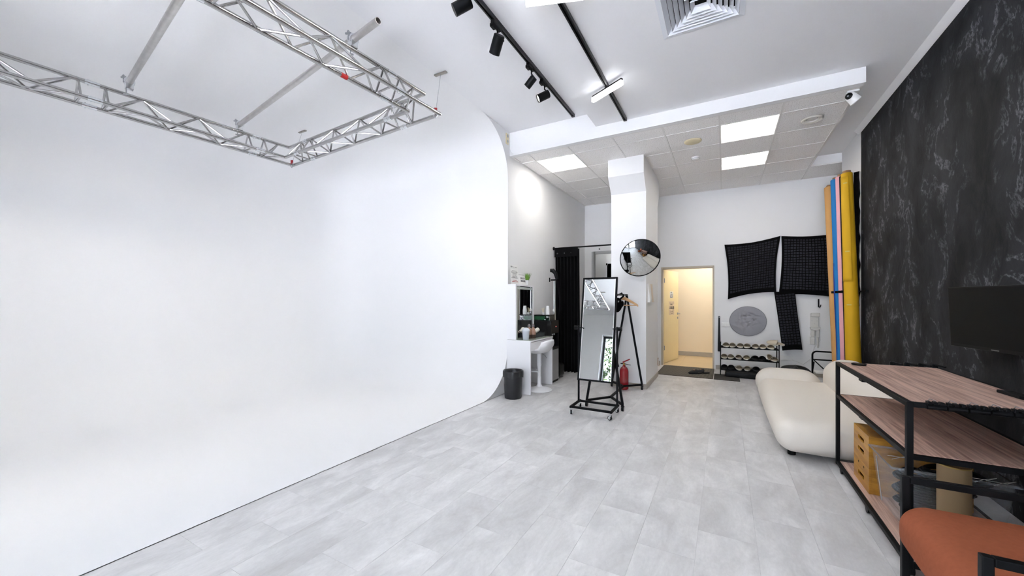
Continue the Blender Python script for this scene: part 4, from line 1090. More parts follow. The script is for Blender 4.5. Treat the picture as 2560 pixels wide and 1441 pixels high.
MB(True).cyl(q, (q.x-0.02, 5.828, q.z), 0.014).box(q.x-0.07, q.x+0.03, 5.812, 5.826, q.z-0.05, q.z+0.05).build('wall_bracket', M_blackmatte, t)

# leaflet on the column's right face
t = thing('leaflet_holder', 'narrow white leaflet board on the right face of the column', 'notice', (-1.0, 6.14, 1.27))
MB(True).prism([(0, 0), (0.035, 0.0), (0.012, 0.28), (0, 0.28)], 5.96, 6.13, lambda u, v, w: (-1.0+u, w, 1.27+v)).build('left_leaf', M_paper, t)
MB(True).prism([(0, 0), (0.03, 0.0), (0.010, 0.28), (0, 0.28)], 6.16, 6.33, lambda u, v, w: (-1.0+u, w, 1.27+v)).build('right_leaf', mat('beige_print', S(222, 208, 190), 0.8, var=0.1, scale=30), t)

# broom and long dustpan leaning behind the column
t = thing('broom', 'wooden handled broom leaning beside the door frame behind the column', 'broom', (-1.18, 7.98, 0))
MB(True).cyl((-1.165, 7.90, 0.17), (-1.215, 8.06, 0.88), 0.010).build('handle', mat('pale_broom_wood', S(190, 160, 136), 0.5), t)
MB(True).prism([(-0.035, 0.17), (0.035, 0.17), (0.055, 0.02), (-0.055, 0.02)], 7.88, 7.93, lambda u, v, w: (-1.165+u, w, v)).build('brush_head', mat('tan_bristle', S(176, 140, 112), 0.8), t, bevel=0.003)
t = thing('dustpan', 'white long-handled dustpan standing next to the broom behind the column', 'dustpan', (-1.15, 7.84, 0))
MB(True).tube([(-1.115, 7.84, 0.16), (-1.11, 7.84, 0.06), (-1.125, 7.84, 0.015), (-1.20, 7.84, 0.01)], 0.008, 8).build('rim', M_whiteplastic, t)
MB(True).box(-1.24, -1.12, 7.80, 7.93, 0.002, 0.012).box(-1.24, -1.12, 7.925, 7.933, 0.012, 0.07).build('pan', M_whiteplastic, t, bevel=0.003)
t = thing('broom_clips', 'black wall clips that hold broom handles beside the door frame', 'clips', (-1.20, YD, 0.9))
for zz in (1.02, 1.16): MB(True).box(-1.215, -1.185, YD-0.03, YD, zz, zz+0.045).build('clip', M_blackplastic, t, bevel=0.003)

# ------------------------------------------------------------------ notices on the door leaf
def door_note(u0, u1, z0, z1, lab, rows, frame, seed):
    o0 = dp((u0+u1)/2, 0, z0)
    t = thing('door_notice', lab, 'notice', o0, group='notices on the door')
    def fn(u, v, off=0.0026): return dp(u0+(u1-u0)*u, off, z1+(z0-z1)*v)
    MB(True).add([fn(0,0,0.001), fn(1,0,0.001), fn(1,1,0.001), fn(0,1,0.001), fn(0,0,0.002), fn(1,0,0.002), fn(1,1,0.002), fn(0,1,0.002)], [(0,1,2,3),(7,6,5,4),(0,4,5,1),(1,5,6,2),(2,6,7,3),(3,7,4,0)]).build('sheet', mat('cream_paper', S(228, 212, 186), 0.8) if frame else M_paper, t, smooth=False)
    mb = MB(True); text_rows(mb, fn, rows, seed)
    mb.build('print', M_ink, t, smooth=False)
    if frame:
        mb = MB(True); rnd = random.Random(5)
        for k in range(6):
            a = 0.06+0.16*k; b = a+rnd.uniform(-0.04, 0.04)
            mb.add([fn(a, 0.02), fn(a+0.05, 0.02), fn(b+0.05, 0.22), fn(b, 0.22)], [(0,1,2,3)])
            mb.add([fn(b, 0.62), fn(b+0.05, 0.62), fn(a+0.05, 0.98), fn(a, 0.98)], [(0,1,2,3)])
        mb.build('stripe_print', mat('grey_brown_stripe', S(176, 156, 138), 0.8), t, smooth=False)
door_note(0.33, 0.53, 1.34, 1.48, 'small notice with three printed lines, upper of the two on the door', [(0.08, 0.24, 0.15, 0.75), (0.34, 0.5, 0.1, 0.95), (0.58, 0.95, 0.05, 0.95)], False, 21)
door_note(0.27, 0.60, 0.98, 1.27, 'larger striped notice on the door, under the small one', [(0.17, 0.28, 0.28, 0.72), (0.36, 0.56, 0.08, 0.96), (0.60, 0.62, 0.70, 0.92), (0.73, 0.78, 0.25, 0.75), (0.86, 0.9, 0.4, 0.65)], True, 22)

# ------------------------------------------------------------------ mats and the pair of slippers on the mat
M_matt = mat('ribbed_brown_mat', S(112, 106, 96), 0.9, var=0.15, scale=40)
t = thing('door_mat', 'ribbed grey-brown mat in front of the open door', 'mat', (-0.6, 7.6, 0))
MB(True).box(-1.05, -0.165, 7.09, 8.13, 0.001, 0.006).build('base', mat('mat_rubber_edge', S(70, 66, 60), 0.9), t)
rib = MB(True)
k = 0
xx = -1.035
while xx < -0.18:
    rib.box(xx, xx+0.010, 7.105, 8.115, 0.006, 0.010); xx += 0.018
r_ = rib.build('ribs', M_matt, t, smooth=False); r_['kind'] = 'stuff'
tag(MB(True).box(-0.155, 0.22, 7.08, 7.60, 0.001, 0.009).build('floor_mat', mat('dark_grey_mat', S(62, 60, 58), 0.95, var=0.2, scale=80), loc=(0.03, 7.3, 0), bevel=0.002), 'dark grey rubber mat under the left end of the shoe rack', 'mat')

def make_slipper(name, lab, sole_m, upper_m, inner_m, loc, rz, group, tiltx=0.0, tilty=0.0, closed=True):
    t = thing(name, lab, 'slipper', loc, rz, group)
    t.rotation_euler = (tiltx, tilty, rz)
    outl = []
    for k in range(28):
        a = 2*PI*k/28
        yy = 0.125*math.sin(a); w = 0.044+0.006*math.sin(a)
        outl.append((w*math.copysign(abs(math.cos(a))**0.8, math.cos(a)), yy))
    MB().prism(outl, 0.0, 0.018, lambda u, v, w: (u, v, w)).build('sole', sole_m, t, bevel=0.004)
    def cap(u, v):
        a = PI*u; s = v; w = 0.050*math.sqrt(max(0.0, 1-(s*0.93)**2.6)); h = 0.056*(1-0.55*s**1.6)*math.sqrt(max(0.0, 1-(s*0.96)**4))
        yy = -0.005+0.13*s - 0.02*math.sin(a)*(1-s)
        return Vector((w*math.cos(a), yy, 0.012+h*math.sin(a)))
    g = MB(); g.grid(cap, 18, 10)
    u_ = g.build('toe_cap', upper_m, t, ang=80)
    md = u_.modifiers.new('solid', 'SOLIDIFY'); md.thickness = 0.005; md.offset = -1
    MB().prism([(x*0.9, y*0.95) for x, y in outl], 0.018, 0.0215, lambda u, v, w: (u, v, w)).build('insole', inner_m, t)
    return t
M_slw = mat('white_slipper_foam', S(236, 232, 222), 0.7)
M_slin = mat('beige_slipper_lining', S(196, 184, 160), 0.9)
M_slup = mat('ivory_slipper_cap', S(206, 196, 174), 0.85)
M_slb = mat('black_slipper_foam', S(22, 23, 26), 0.7)
for k, (x, y, rz) in enumerate(((-0.44, 7.42, R(125)), (-0.34, 7.52, R(115)))):
    s_ = make_slipper('slipper', ['black slipper lying on the door mat, nearer the camera of the pair', 'black slipper lying on the door mat, the one behind in the pair'][k], M_slb, M_slb, M_slb, (x, y, 0.0105), rz, 'black slippers on the door mat')
    MB().rbox((0, 0.03, 0.066), (0.03, 0.022, 0.008), 0.003, 2, 1).build('ornament', mat('copper_bow_%d' % k, S(170, 110, 80), 0.4, 0.5), s_)

# ------------------------------------------------------------------ far wall: grids, reflector, fittings
M_gridfab = mat('black_grid_strip', S(12, 12, 14), 0.9, spec=0.15)
M_gridback = mat('grey_grid_cell', S(52, 52, 60), 0.8, var=0.25, scale=12)
def softgrid(c4, nx, ny, lab, sag, bulge, seed):
    """c4: TL, TR, BR, BL as (x, z) on the far wall"""
    rnd = random.Random(seed)
    cx = sum(p[0] for p in c4)/4; cz = min(p[1] for p in c4)
    t = thing('softbox_grid', lab, 'softbox grid', (cx, YD-0.06, cz), group='black softbox grids on the wall')
    TLp, TRp, BRp, BLp = [Vector((p[0], 0, p[1])) for p in c4]
    def pt(u, v, w):
        p = (TLp*(1-u)+TRp*u)*(1-v)+(BLp*(1-u)+BRp*u)*v
        ctr = Vector((cx, 0, (c4[0][1]+c4[2][1])/2)); e = max(abs(u-0.5), abs(v-0.5))*2
        # edges curve inward between the corners
        p = p + (ctr-p)*sag*(1-((2*abs(u-0.5))**2 if abs(v-0.5) > abs(u-0.5) else (2*abs(v-0.5))**2))*e
        y = YD-0.03-bulge*(1-(2*u-1)**2)*(1-(2*v-1)**2)-0.006*math.sin(9*u+5*v) - w
        return Vector((p.x, y, p.z))
    g = MB(True); g.grid(lambda u, v: pt(u, v, 0), 28, 28)
    g.build('fabric_back', M_gridback, t, ang=80)
    st = MB(True); jit = {}
    def J(i, j): return (0, 0)
    def strip(a, b, n, horiz, wdt):
        pts = []
        for k in range(n+1):
            q = k/n; off = 0.004*math.sin(q*23+a*40)
            u, v = (q, a+off) if horiz else (a+off, q)
            pts.append((u, v))
        vs_, fs_ = [], []
        for (u, v) in pts:
            du, dv = (0, wdt) if horiz else (wdt, 0)
            for (e, w) in ((-1, 0.0), (-1, 0.03), (1, 0.03), (1, 0.0)):
                vs_.append(pt(min(1, max(0, u+du*e)), min(1, max(0, v+dv*e)), w))
        for k in range(n):
            for e in range(3): fs_.append((k*4+e, k*4+e+1, k*4+5+e, k*4+4+e))
        st.add(vs_, fs_)
    for i in range(1, nx): strip(0.05+0.9*i/nx, 0, 28, False, 0.035/nx*1.6/1.6 if False else 0.0052*16/nx)
    for j in range(1, ny): strip(0.04+0.92*j/ny, 0, 28, True, 0.0062)
    s_ = st.build('grid_strips', M_gridfab, t, smooth=False); s_['kind'] = 'stuff'
    bo = MB(True)
    for (a, b, hz) in ((0.0, 0.05, True), (0.92, 1.0, True), (0.0, 0.045, False), (0.955, 1.0, False)):
        bo.grid(lambda u, v: pt(u, a+(b-a)*v, 0.031) if hz else pt(a+(b-a)*v, u, 0.031), 28, 2)
    bo.grid(lambda u, v: pt(u, 0, 0.031*v), 28, 1); bo.grid(lambda u, v: pt(u, 1, 0.031*v), 28, 1)
    bo.grid(lambda u, v: pt(0, u, 0.031*v), 28, 1); bo.grid(lambda u, v: pt(1, u, 0.031*v), 28, 1)
    bo.build('border', M_blackfab, t, ang=60)
softgrid([(0.0, 2.325), (0.855, 2.42), (0.79, 1.44), (0.055, 1.315)], 17, 20, 'black fabric softbox grid pinned to the wall, nearest the door', 0.075, 0.035, 1)
softgrid([(0.868, 2.415), (1.66, 2.40), (1.70, 1.335), (0.83, 1.40)], 17, 20, 'black fabric softbox grid on the wall, partly behind the paper rolls', 0.05, 0.035, 2)
# the narrow one hangs in front of the lower corners
def stripgrid():
    global YD
    y_ = YD; YD = YD-0.075
    softgrid([(0.756, 1.445), (1.045, 1.475), (1.149, 0.462), (0.875, 0.43)], 6, 20, 'narrow black strip softbox grid hanging slanted above the shoe rack end', 0.02, 0.012, 3)
    YD = y_
stripgrid()
t = thing('reflector_disc', 'grey folded reflector disc hanging on the wall above the shoe rack', 'reflector', (0.368, YD-0.02, 0.65))
crs = random.Random(8); CR = [(crs.uniform(0, PI), crs.uniform(-0.8, 0.8), crs.uniform(0.010, 0.020), crs.uniform(-1, 1)) for _ in range(26)]
def disc(u, v):
    a = 2*PI*u; r = v; px, pz = r*math.cos(a), r*math.sin(a); w = 0.0
    for (th, off, amp, sg) in CR:
        dist = px*math.cos(th)+pz*math.sin(th)-off; al = -px*math.sin(th)+pz*math.cos(th)
        w += amp*math.copysign(1, sg)*max(0.0, 1-abs(dist)/0.10)*(1 if abs(al-sg*0.5) < 0.5 else 0.2)
    return Vector((0.368+0.281*px, YD-0.035-0.012*(1-r*r)-w*(1-r**4)*0.4, 0.918+0.262*pz))
g = MB(True); g.grid(disc, 120, 36, True)
g.build('fabric', mat('crinkled_grey_nylon', S(150, 150, 156), 0.5, bump=0.25, bscale=24), t, ang=80)
MB(True).tube([(0.368+0.283*math.cos(2*PI*k/48), YD-0.022, 0.918+0.264*math.sin(2*PI*k/48)) for k in range(48)], 0.006, 6, closed=True).build('hoop', mat('grey_binding', S(120, 120, 126), 0.7), t)
t = thing('light_switch', 'white double light switch on the wall left of the reflector disc', 'switch', (0.02, YD, 0.80))
MB(True).rbox((0.035, YD-0.006, 0.843), (0.155, 0.012, 0.082), 0.003, 2, 1).build('plate', M_whiteplastic, t)
for xx in (0.0, 0.07): MB(True).rbox((xx, YD-0.013, 0.843), (0.058, 0.008, 0.058), 0.002, 2, 1).build('rocker', M_whiteplastic, t)
t = thing('shoe_horn', 'long black shoe horn hanging on the wall beside the door frame', 'shoe horn', (-0.085, YD, 0.34))
MB(True).prism([(-0.014, 1.0), (0.014, 1.0), (0.015, 0.86), (0.026, 0.36), (0.022, 0.34), (-0.022, 0.34), (-0.026, 0.36), (-0.015, 0.86)], YD-0.022, YD-0.006, lambda u, v, w: (-0.085+u, w, v)).build('blade', M_blackplastic, t, bevel=0.004)
MB(True).cyl((-0.085, YD, 0.98), (-0.085, YD-0.03, 0.98), 0.006).build('peg', M_steel, t)
t = thing('wall_hook', 'small black double wall hook above the vacuum dock', 'hook', (1.39, YD, 1.17))
MB(True).box(1.378, 1.398, YD-0.008, YD, 1.18, 1.32).build('plate', M_black, t, bevel=0.002)
MB(True).tube([(1.388, YD-0.006, 1.20), (1.392, YD-0.04, 1.18), (1.405, YD-0.05, 1.195), (1.410, YD-0.05, 1.225)], 0.007, 8).build('peg', M_black, t)
# vacuum wall dock
t = thing('vacuum_dock', 'white wall dock of a cordless vacuum cleaner with plug and cable', 'wall dock', (1.335, YD, 0.50))
YW = YD; M_dock = mat('off_white_dock', S(214, 212, 206), 0.45)
MB(True).box(1.275, 1.385, YW-0.018, YW, 0.70, 1.075).build('back_plate', M_dock, t, bevel=0.004)
MB(True).box(1.282, 1.398, YW-0.045, YW-0.018, 1.02, 1.085).build('top_clip', M_dock, t, bevel=0.006)
MB(True).prism([(1.262, 0.845), (1.408, 0.845), (1.40, 0.815), (1.365, 0.795), (1.335, 0.79), (1.305, 0.795), (1.27, 0.815)], YW-0.075, YW-0.018, lambda u, v, w: (u, w, v)).build('cradle', M_dock, t, bevel=0.005)
MB(True).box(1.278, 1.325, YW-0.05, YW-0.018, 0.68, 0.80).box(1.345, 1.392, YW-0.05, YW-0.018, 0.68, 0.80).build('socket_block', M_dock, t, bevel=0.005)
MB(True).box(1.268, 1.332, YW-0.045, YW, 0.555, 0.675).build('charger_plug', M_dock, t, bevel=0.006)
MB(True).tube([(1.368, YW-0.03, 0.68), (1.372, YW-0.03, 0.58), (1.374, YW-0.03, 0.495)], [0.016, 0.012, 0.008], 10).build('crevice_nozzle', M_dock, t)
for (xx, zz) in ((1.295, 0.95), (1.365, 0.95), (1.33, 0.90)): MB(True).cyl((xx, YW-0.018, zz), (xx, YW-0.020, zz), 0.005, n=8).build('screw', M_grey, t)
MB(True).tube([(1.395, YW-0.01, 1.0), (1.40, YW-0.008, 0.8), (1.41, YW-0.01, 0.62), (1.33, YW-0.01, 0.5), (1.28, YW-0.01, 0.30), (1.18, YW-0.01, 0.20), (1.02, YW-0.03, 0.27)], 0.0025, 6).build('cable', M_dock, t)
t = thing('wall_outlet', 'white wall outlet strip low on the wall beside the shoe rack', 'socket', (0.95, YD, 0.25))
MB(True).rbox((0.95, YD-0.008, 0.29), (0.20, 0.016, 0.075), 0.004, 2, 1).build('plate', M_whiteplastic, t)
for xx in (0.91, 0.99): MB(True).cyl((xx, YD-0.014, 0.29), (xx, YD-0.018, 0.29), 0.02, n=14).build('outlet', M_whiteplastic, t)

# ------------------------------------------------------------------ shoe rack with slippers
SX0, SX1, SY0, SY1 = -0.059, 0.775, 7.52, 7.82
t = thing('shoe_rack', 'three-tier black steel shoe rack against the far wall', 'shoe rack', ((SX0+SX1)/2, (SY0+SY1)/2, 0.009))
SZ = [0.105, 0.290, 0.490]
for xx in (SX0, SX1):
    for yy in (SY0, SY1): MB(True).cyl((xx, yy, 0.0105), (xx, yy, 0.555), 0.008, n=10).build('post', M_black, t)
    for zz in SZ: MB(True).cyl((xx, SY0, zz-0.008), (xx, SY1, zz-0.008), 0.006, n=8).build('side_bar', M_black, t)
for xx in (SX0, SX1):
    MB(True).lathe([(0.0005, 0.578), (0.008, 0.575), (0.011, 0.566), (0.008, 0.556), (0.006, 0.553)], (xx, SY0, 0), 12, caps=False).build('finial', M_black, t)
for zz in SZ:
    for k in range(5):
        yy = SY0+0.006+(SY1-SY0-0.012)*k/4
        MB(True).cyl((SX0, yy, zz-0.006), (SX1, yy, zz-0.006), 0.006, n=8).build('shelf_bar', M_black, t)
tag(MB(True).rbox((0.38, 7.56, 0.052), (0.74, 0.36, 0.085), 0.02, 3, 2).build('boot_tray', M_blackplastic, loc=(0.38, 7.56, 0.01)), 'low black plastic tray on the floor under the shoe rack', 'tray')
def sx(u, y=7.58):
    a = (u-1280)/955.; yw = math.atan(531/955); c, s = math.cos(yw), math.sin(yw)
    return (a*c*y - s*y)/(c + a*s)      # x on the plane Y=y seen at column u
first = None
proto = {}
def put_slipper(u, tier, kind, lab, group, dz=0.0, rx=0.0, ry=0.0, rz=0.0, y=7.655):
    m = (M_slw, M_slup, M_slin) if kind == 'w' else (M_slb, M_slb, M_slb)
    loc = (sx(u, y-0.1), y, SZ[tier]+0.001+dz)
    if kind not in proto:
        s_ = make_slipper('slipper', lab, m[0], m[1], m[2], loc, rz, group, rx, ry); proto[kind] = s_
    else:
        s_ = copy_tree(proto[kind]); s_.location = loc; s_.rotation_euler = (rx, ry, rz); s_['label'] = lab; s_['group'] = group
    return s_
ords = ['first', 'second', 'third', 'fourth', 'fifth', 'sixth', 'seventh']
for k, u in enumerate((1815, 1831.5, 1851, 1868.5, 1889.5, 1908, 1928.5)):
    put_slipper(u, 2, 'w', 'white slipper on the top tier of the shoe rack, %s from the door side' % ords[k], 'slippers on the shoe rack', rz=R((4, -5, 3, -6, 2, -4, 5)[k]))
put_slipper(1941, 2, 'w', 'white slipper lying tilted over the right end of the top tier', 'slippers on the shoe rack', dz=0.075, rx=R(8), ry=R(-28), rz=R(75), y=7.70)
mid = [(1810.5, 'w'), (1827, 'w'), (1847.5, 'w'), (1867, 'w'), (1889, 'b'), (1907, 'b')]
for k, (u, c_) in enumerate(mid):
    put_slipper(u, 1, c_, '%s slipper on the middle tier of the shoe rack, %s from the door side' % ('white' if c_ == 'w' else 'black', ords[k]), 'slippers on the shoe rack', rz=R((3, -4, 4, -3, 12, -8)[k]))
put_slipper(1921, 1, 'w', 'white slipper leaning on its side against a black one, middle tier', 'slippers on the shoe rack', dz=0.046, ry=R(62), rz=R(-14))
put_slipper(1937, 1, 'w', 'white slipper at the right end of the middle tier of the shoe rack', 'slippers on the shoe rack', rz=R(3))
bot = [(1811, 'b'), (1828, 'b'), (1848, 'w'), (1869, 'w'), (1891.5, 'b')]
for k, (u, c_) in enumerate(bot):
    put_slipper(u, 0, c_, '%s slipper on the bottom tier of the shoe rack, %s from the door side' % ('white' if c_ == 'w' else 'black', ords[k]), 'slippers on the shoe rack', rz=R((3, -4, 4, -3, 5)[k]))

# black bag behind the sofa arm
def bagf(u, v):
    a = 2*PI*u; b = PI*v
    r = 1+0.10*math.sin(4*a+2)*math.sin(b)+0.06*math.sin(9*a+3*b)
    z = 0.285*(0.5-0.5*math.cos(b)) if True else 0
    rr = math.sin(b)**0.55*r
    return Vector((1.0+0.20*rr*math.cos(a), 7.62+0.15*rr*math.sin(a), 0.225*(1-v)**0.6*(1+0.10*math.sin(3*a)+0.06*math.sin(7*a))))
g = MB(True); g.grid(bagf, 36, 16, True)
tag(g.build('soft_bag', mat('black_nylon', S(24, 24, 26), 0.5, bump=0.6, bscale=14), loc=(1.0, 7.62, 0), ang=70), 'black nylon bag slumped on the floor between shoe rack and sofa', 'bag')

# folding step stool
t = thing('step_ladder', 'folding black tube step stool with white treads behind the sofa', 'step stool', (1.30, 7.28, 0))
arch = [(1.17, 7.30, 0.012), (1.17, 7.30, 0.44)]
arch += [(1.17+0.055*(1-math.cos(a)), 7.30, 0.47+0.055*math.sin(a)) for a in [k*PI/12 for k in range(7)]]
arch += [(1.435-0.055*(1-math.cos(a)), 7.30, 0.47+0.055*math.sin(a)) for a in [k*PI/12 for k in range(6, -1, -1)]]
arch += [(1.435, 7.30, 0.44), (1.435, 7.30, 0.012)]
MB(True).tube(arch, 0.012, 10).build('front_frame', M_black, t)
MB(True).tube([(1.19, 7.31, 0.36), (1.19, 7.56, 0.012)], 0.010, 8).build('rear_leg', M_black, t)
MB(True).tube([(1.415, 7.31, 0.36), (1.415, 7.56, 0.012)], 0.010, 8).build('rear_leg', M_black, t)
MB(True).cyl((1.17, 7.30, 0.40), (1.435, 7.30, 0.40), 0.010, n=8).build('crossbar', M_black, t)
MB(True).bar((1.19, 7.295, 0.39), (1.30, 7.27, 0.27), 0.014).build('brace', M_black, t)
for zz in (0.215, 0.07): MB(True).box(1.185, 1.42, 7.14, 7.29, zz, zz+0.028).build('tread', M_whiteplastic, t, bevel=0.006)

# ------------------------------------------------------------------ backdrop rolls leaning at the right wall
def roll(name, base, top, r, m, lab, core=True, flap=None, r2=None):
    b, tp_ = Vector(base), Vector(top)
    t = thing(name, lab, 'backdrop roll', base, group='backdrop rolls by the wall')
    pb_ = MB(True).pipe(b, tp_, r, r*0.55, 24)
    if r2:
        ax_ = (tp_-b); L2 = ax_.length_squared
        for i_ in range(len(pb_.v)):
            f_ = (pb_.v[i_]-b).dot(ax_)/L2; ctr_ = b+ax_*f_; pb_.v[i_] = ctr_+(pb_.v[i_]-ctr_)*(1+(r2/r-1)*f_)
    pb_.build('paper', m, t)
    if core:
        d = (tp_-b).normalized(); MB(True).pipe(b+d*0.02, tp_+d*0.035, r*0.55, r*0.45, 18).build('core', mat('cardboard_core', S(150, 116, 84), 0.8), t)
    if flap:
        x, y, d = frame_z(tp_-b)
        def f(u, v):
            a = flap[0]+(flap[1]-flap[0])*u; rr = (r+((r2 or r)-r)*(flap[3]+(flap[4]-flap[3])*v))*(1.04+flap[2]*u) + 0.006*math.sin(v*9+u*3)*u
            return b+(tp_-b)*(flap[3]+(flap[4]-flap[3])*v)+(Vector((math.cos(a), math.sin(a), 0)))*rr
        g = MB(True); g.grid(f, 12, 24); o = g.build('loose_edge', m, t, ang=80)
        md = o.modifiers.new('s', 'SOLIDIFY'); md.thickness = 0.002
    return t
M_yel = mat('yellow_backdrop_paper', S(206, 160, 6), 0.75, var=0.05, scale=5)
M_pink = mat('pink_backdrop_paper', S(238, 176, 184), 0.75)
M_blue = mat('blue_backdrop_paper', S(14, 120, 190), 0.7)
M_navy = mat('deep_blue_paper', S(38, 66, 160), 0.7)
M_tan = mat('tan_backdrop_paper', S(208, 158, 96), 0.8, var=0.05, scale=5)
yt = roll('backdrop_roll', (1.41, 6.18, 0), (1.41, 6.55, 2.97), 0.080, M_yel, 'wide yellow backdrop roll leaning at the end of the black wall', flap=(R(170), R(275), 0.10, 0.52, 0.985), r2=0.060)
for k, f_ in enumerate((0.955, 0.80, 0.65, 0.42)):
    p_ = Vector((1.41, 6.18, 0))+(Vector((1.41, 6.55, 2.97))-Vector((1.41, 6.18, 0)))*f_
    MB(True).add([p_+Vector(((0.087-0.022*f_)*math.cos(a), (0.087-0.022*f_)*math.sin(a), z)) for z in (-0.008, 0.008) for a in (R(222), R(240), R(258))], [(0, 1, 4, 3), (1, 2, 5, 4)]).build('pale_tape', mat('pale_tape', S(196, 176, 90), 0.6), yt)
roll('backdrop_roll', (1.41, 6.40, 0), (1.41, 6.735, 2.99), 0.04, M_blackmatte, 'thin black backdrop roll between the yellow and the pink roll')
roll('backdrop_roll', (1.40, 6.52, 0), (1.41, 6.885, 3.02), 0.050, M_pink, 'pale pink backdrop roll between the black and the blue roll')
bt = roll('backdrop_roll', (1.40, 6.665, 0), (1.41, 7.15, 3.05), 0.055, M_blue, 'bright blue backdrop roll between the pink and the tan roll', flap=(R(150), R(205), 0.04, 0.03, 0.60))
[c for c in bt.children if c.name.startswith('loose_edge')][0].data.materials[0] = M_navy
roll('backdrop_roll', (1.39, 6.82, 0), (1.40, 7.46, 3.02), 0.062, M_tan, 'tan brown backdrop roll, outermost and farthest from the black wall')
def blk(u, v):
    xx = 1.532-0.05*(1-u); wv = 0.012*math.sin(v*34)+0.007*math.sin(v*61)
    return Vector((xx+wv*u*0.2-0.0, 6.56+wv*u*2.2-0.03*u, 2.98-1.75*v))
g = MB(True); g.grid(blk, 6, 90)
o = g.build('fabric_backdrop', M_blackfab, loc=(1.50, 6.56, 1.2), ang=80)
md = o.modifiers.new('s', 'SOLIDIFY'); md.thickness = 0.012; md.offset = 0
tag(o, 'black fabric backdrop with wavy edge hanging between yellow roll and black wall', 'backdrop')
t = thing('roll_holder', 'black wall rail with clips holding the backdrop rolls upright', 'rail', (1.45, 6.8, 1.40))
MB(True).box(1.505, 1.512, 6.20, 7.22, 1.405, 1.425).build('rail', M_black, t)
MB(True).box(1.505, XR, 6.19, 6.215, 1.400, 1.430).build('arm', M_black, t)
MB(True).box(1.505, XR, 7.20, 7.225, 1.400, 1.430).build('arm', M_black, t)
for yy in (6.465, 6.612, 6.78, 6.99, 7.19): MB(True).box(1.335, 1.506, yy, yy+0.012, 1.40, 1.432).build('clip', M_black, t, bevel=0.003)
# ------------------------------------------------------------------ sofa
def boucle(name, col):
    return mat(name, col, 0.95, var=0.04, scale=260, bump=0.35, bscale=420, spec=0.2)
M_sofa = boucle('off_white_boucle', S(234, 227, 217))
t = thing('sofa', 'low off-white boucle sofa with rounded arm and back along the black wall', 'sofa', (0.9, 5.0, 0))
MB(True).rbox((0.79, 4.90, 0.175), (0.82, 2.16, 0.27), (0.13, 0.16, 0.13), 7, 6, puff=0.012).build('seat', M_sofa, t, ang=80)
MB(True).rbox((0.72, 6.15, 0.215), (0.68, 0.42, 0.35), (0.17, 0.17, 0.165), 7, 4, puff=0.010).build('armrest', M_sofa, t, ang=80)
MB(True).rbox((1.27, 4.95, 0.315), (0.44, 2.25, 0.55), (0.19, 0.19, 0.19), 8, 6, puff=0.012).build('backrest', M_sofa, t, ang=80)
for (xx, yy) in ((0.50, 4.0), (1.36, 4.0), (0.50, 6.15), (1.36, 5.9), (0.5, 5.1)):
    MB(True).cyl((xx, yy, 0), (xx, yy, 0.06), 0.03, n=14).build('foot', M_blackplastic, t)

# ------------------------------------------------------------------ shelf unit
TX0, TX1_, TY0, TY1, TT = 0.748, 1.315, 2.468, 3.785, 0.838
t = thing('shelf_table', 'black steel table with three oak-look shelves on castors beside the sofa', 'shelf unit', ((TX0+TX1_)/2, (TY0+TY1)/2, 0))
lw = 0.024
for xx in (TX0+lw/2, TX1_-lw/2):
    for yy in (TY0+lw/2, TY1-lw/2): MB(True).box(xx-lw/2, xx+lw/2, yy-lw/2, yy+lw/2, 0.055, TT).build('leg', M_black, t, bevel=0.002)
for zt in (TT, 0.592, 0.083):
    for xx in (TX0+lw/2, TX1_-lw/2): MB(True).box(xx-lw/2+0.001, xx+lw/2-0.001, TY0+lw, TY1-lw, zt-lw, zt-0.0005).build('rail', M_black, t, bevel=0.002)
    for yy in (TY0+lw/2, TY1-lw/2): MB(True).box(TX0+lw, TX1_-lw, yy-lw/2+0.001, yy+lw/2-0.001, zt-lw, zt-0.0005).build('rail', M_black, t, bevel=0.002)
    MB(True).box(TX0+lw, TX1_-lw, TY0+lw, TY1-lw, zt-0.016, zt+0.001).build('shelf_board', M_oak, t, bevel=0.001)
for (xx, yy) in ((TX0+0.03, TY0+0.06), (TX1_-0.03, TY0+0.06), (TX0+0.03, TY1-0.06), (TX1_-0.03, TY1-0.06), (TX0+0.03, (TY0+TY1)/2)):
    MB(True).cyl((xx-0.011, yy, 0.026), (xx+0.011, yy, 0.026), 0.026, n=16).cyl((xx, yy, 0.045), (xx, yy, 0.056), 0.018, n=10).build('castor', M_blackplastic, t)
for (yy, zt) in ((3.30, TT-lw), (3.30, 0.592-lw)):
    MB(True).box(TX0+0.03, TX0+0.075, yy-0.035, yy+0.035, zt-0.034, zt).build('under_bracket', M_blackplastic, t, bevel=0.003)

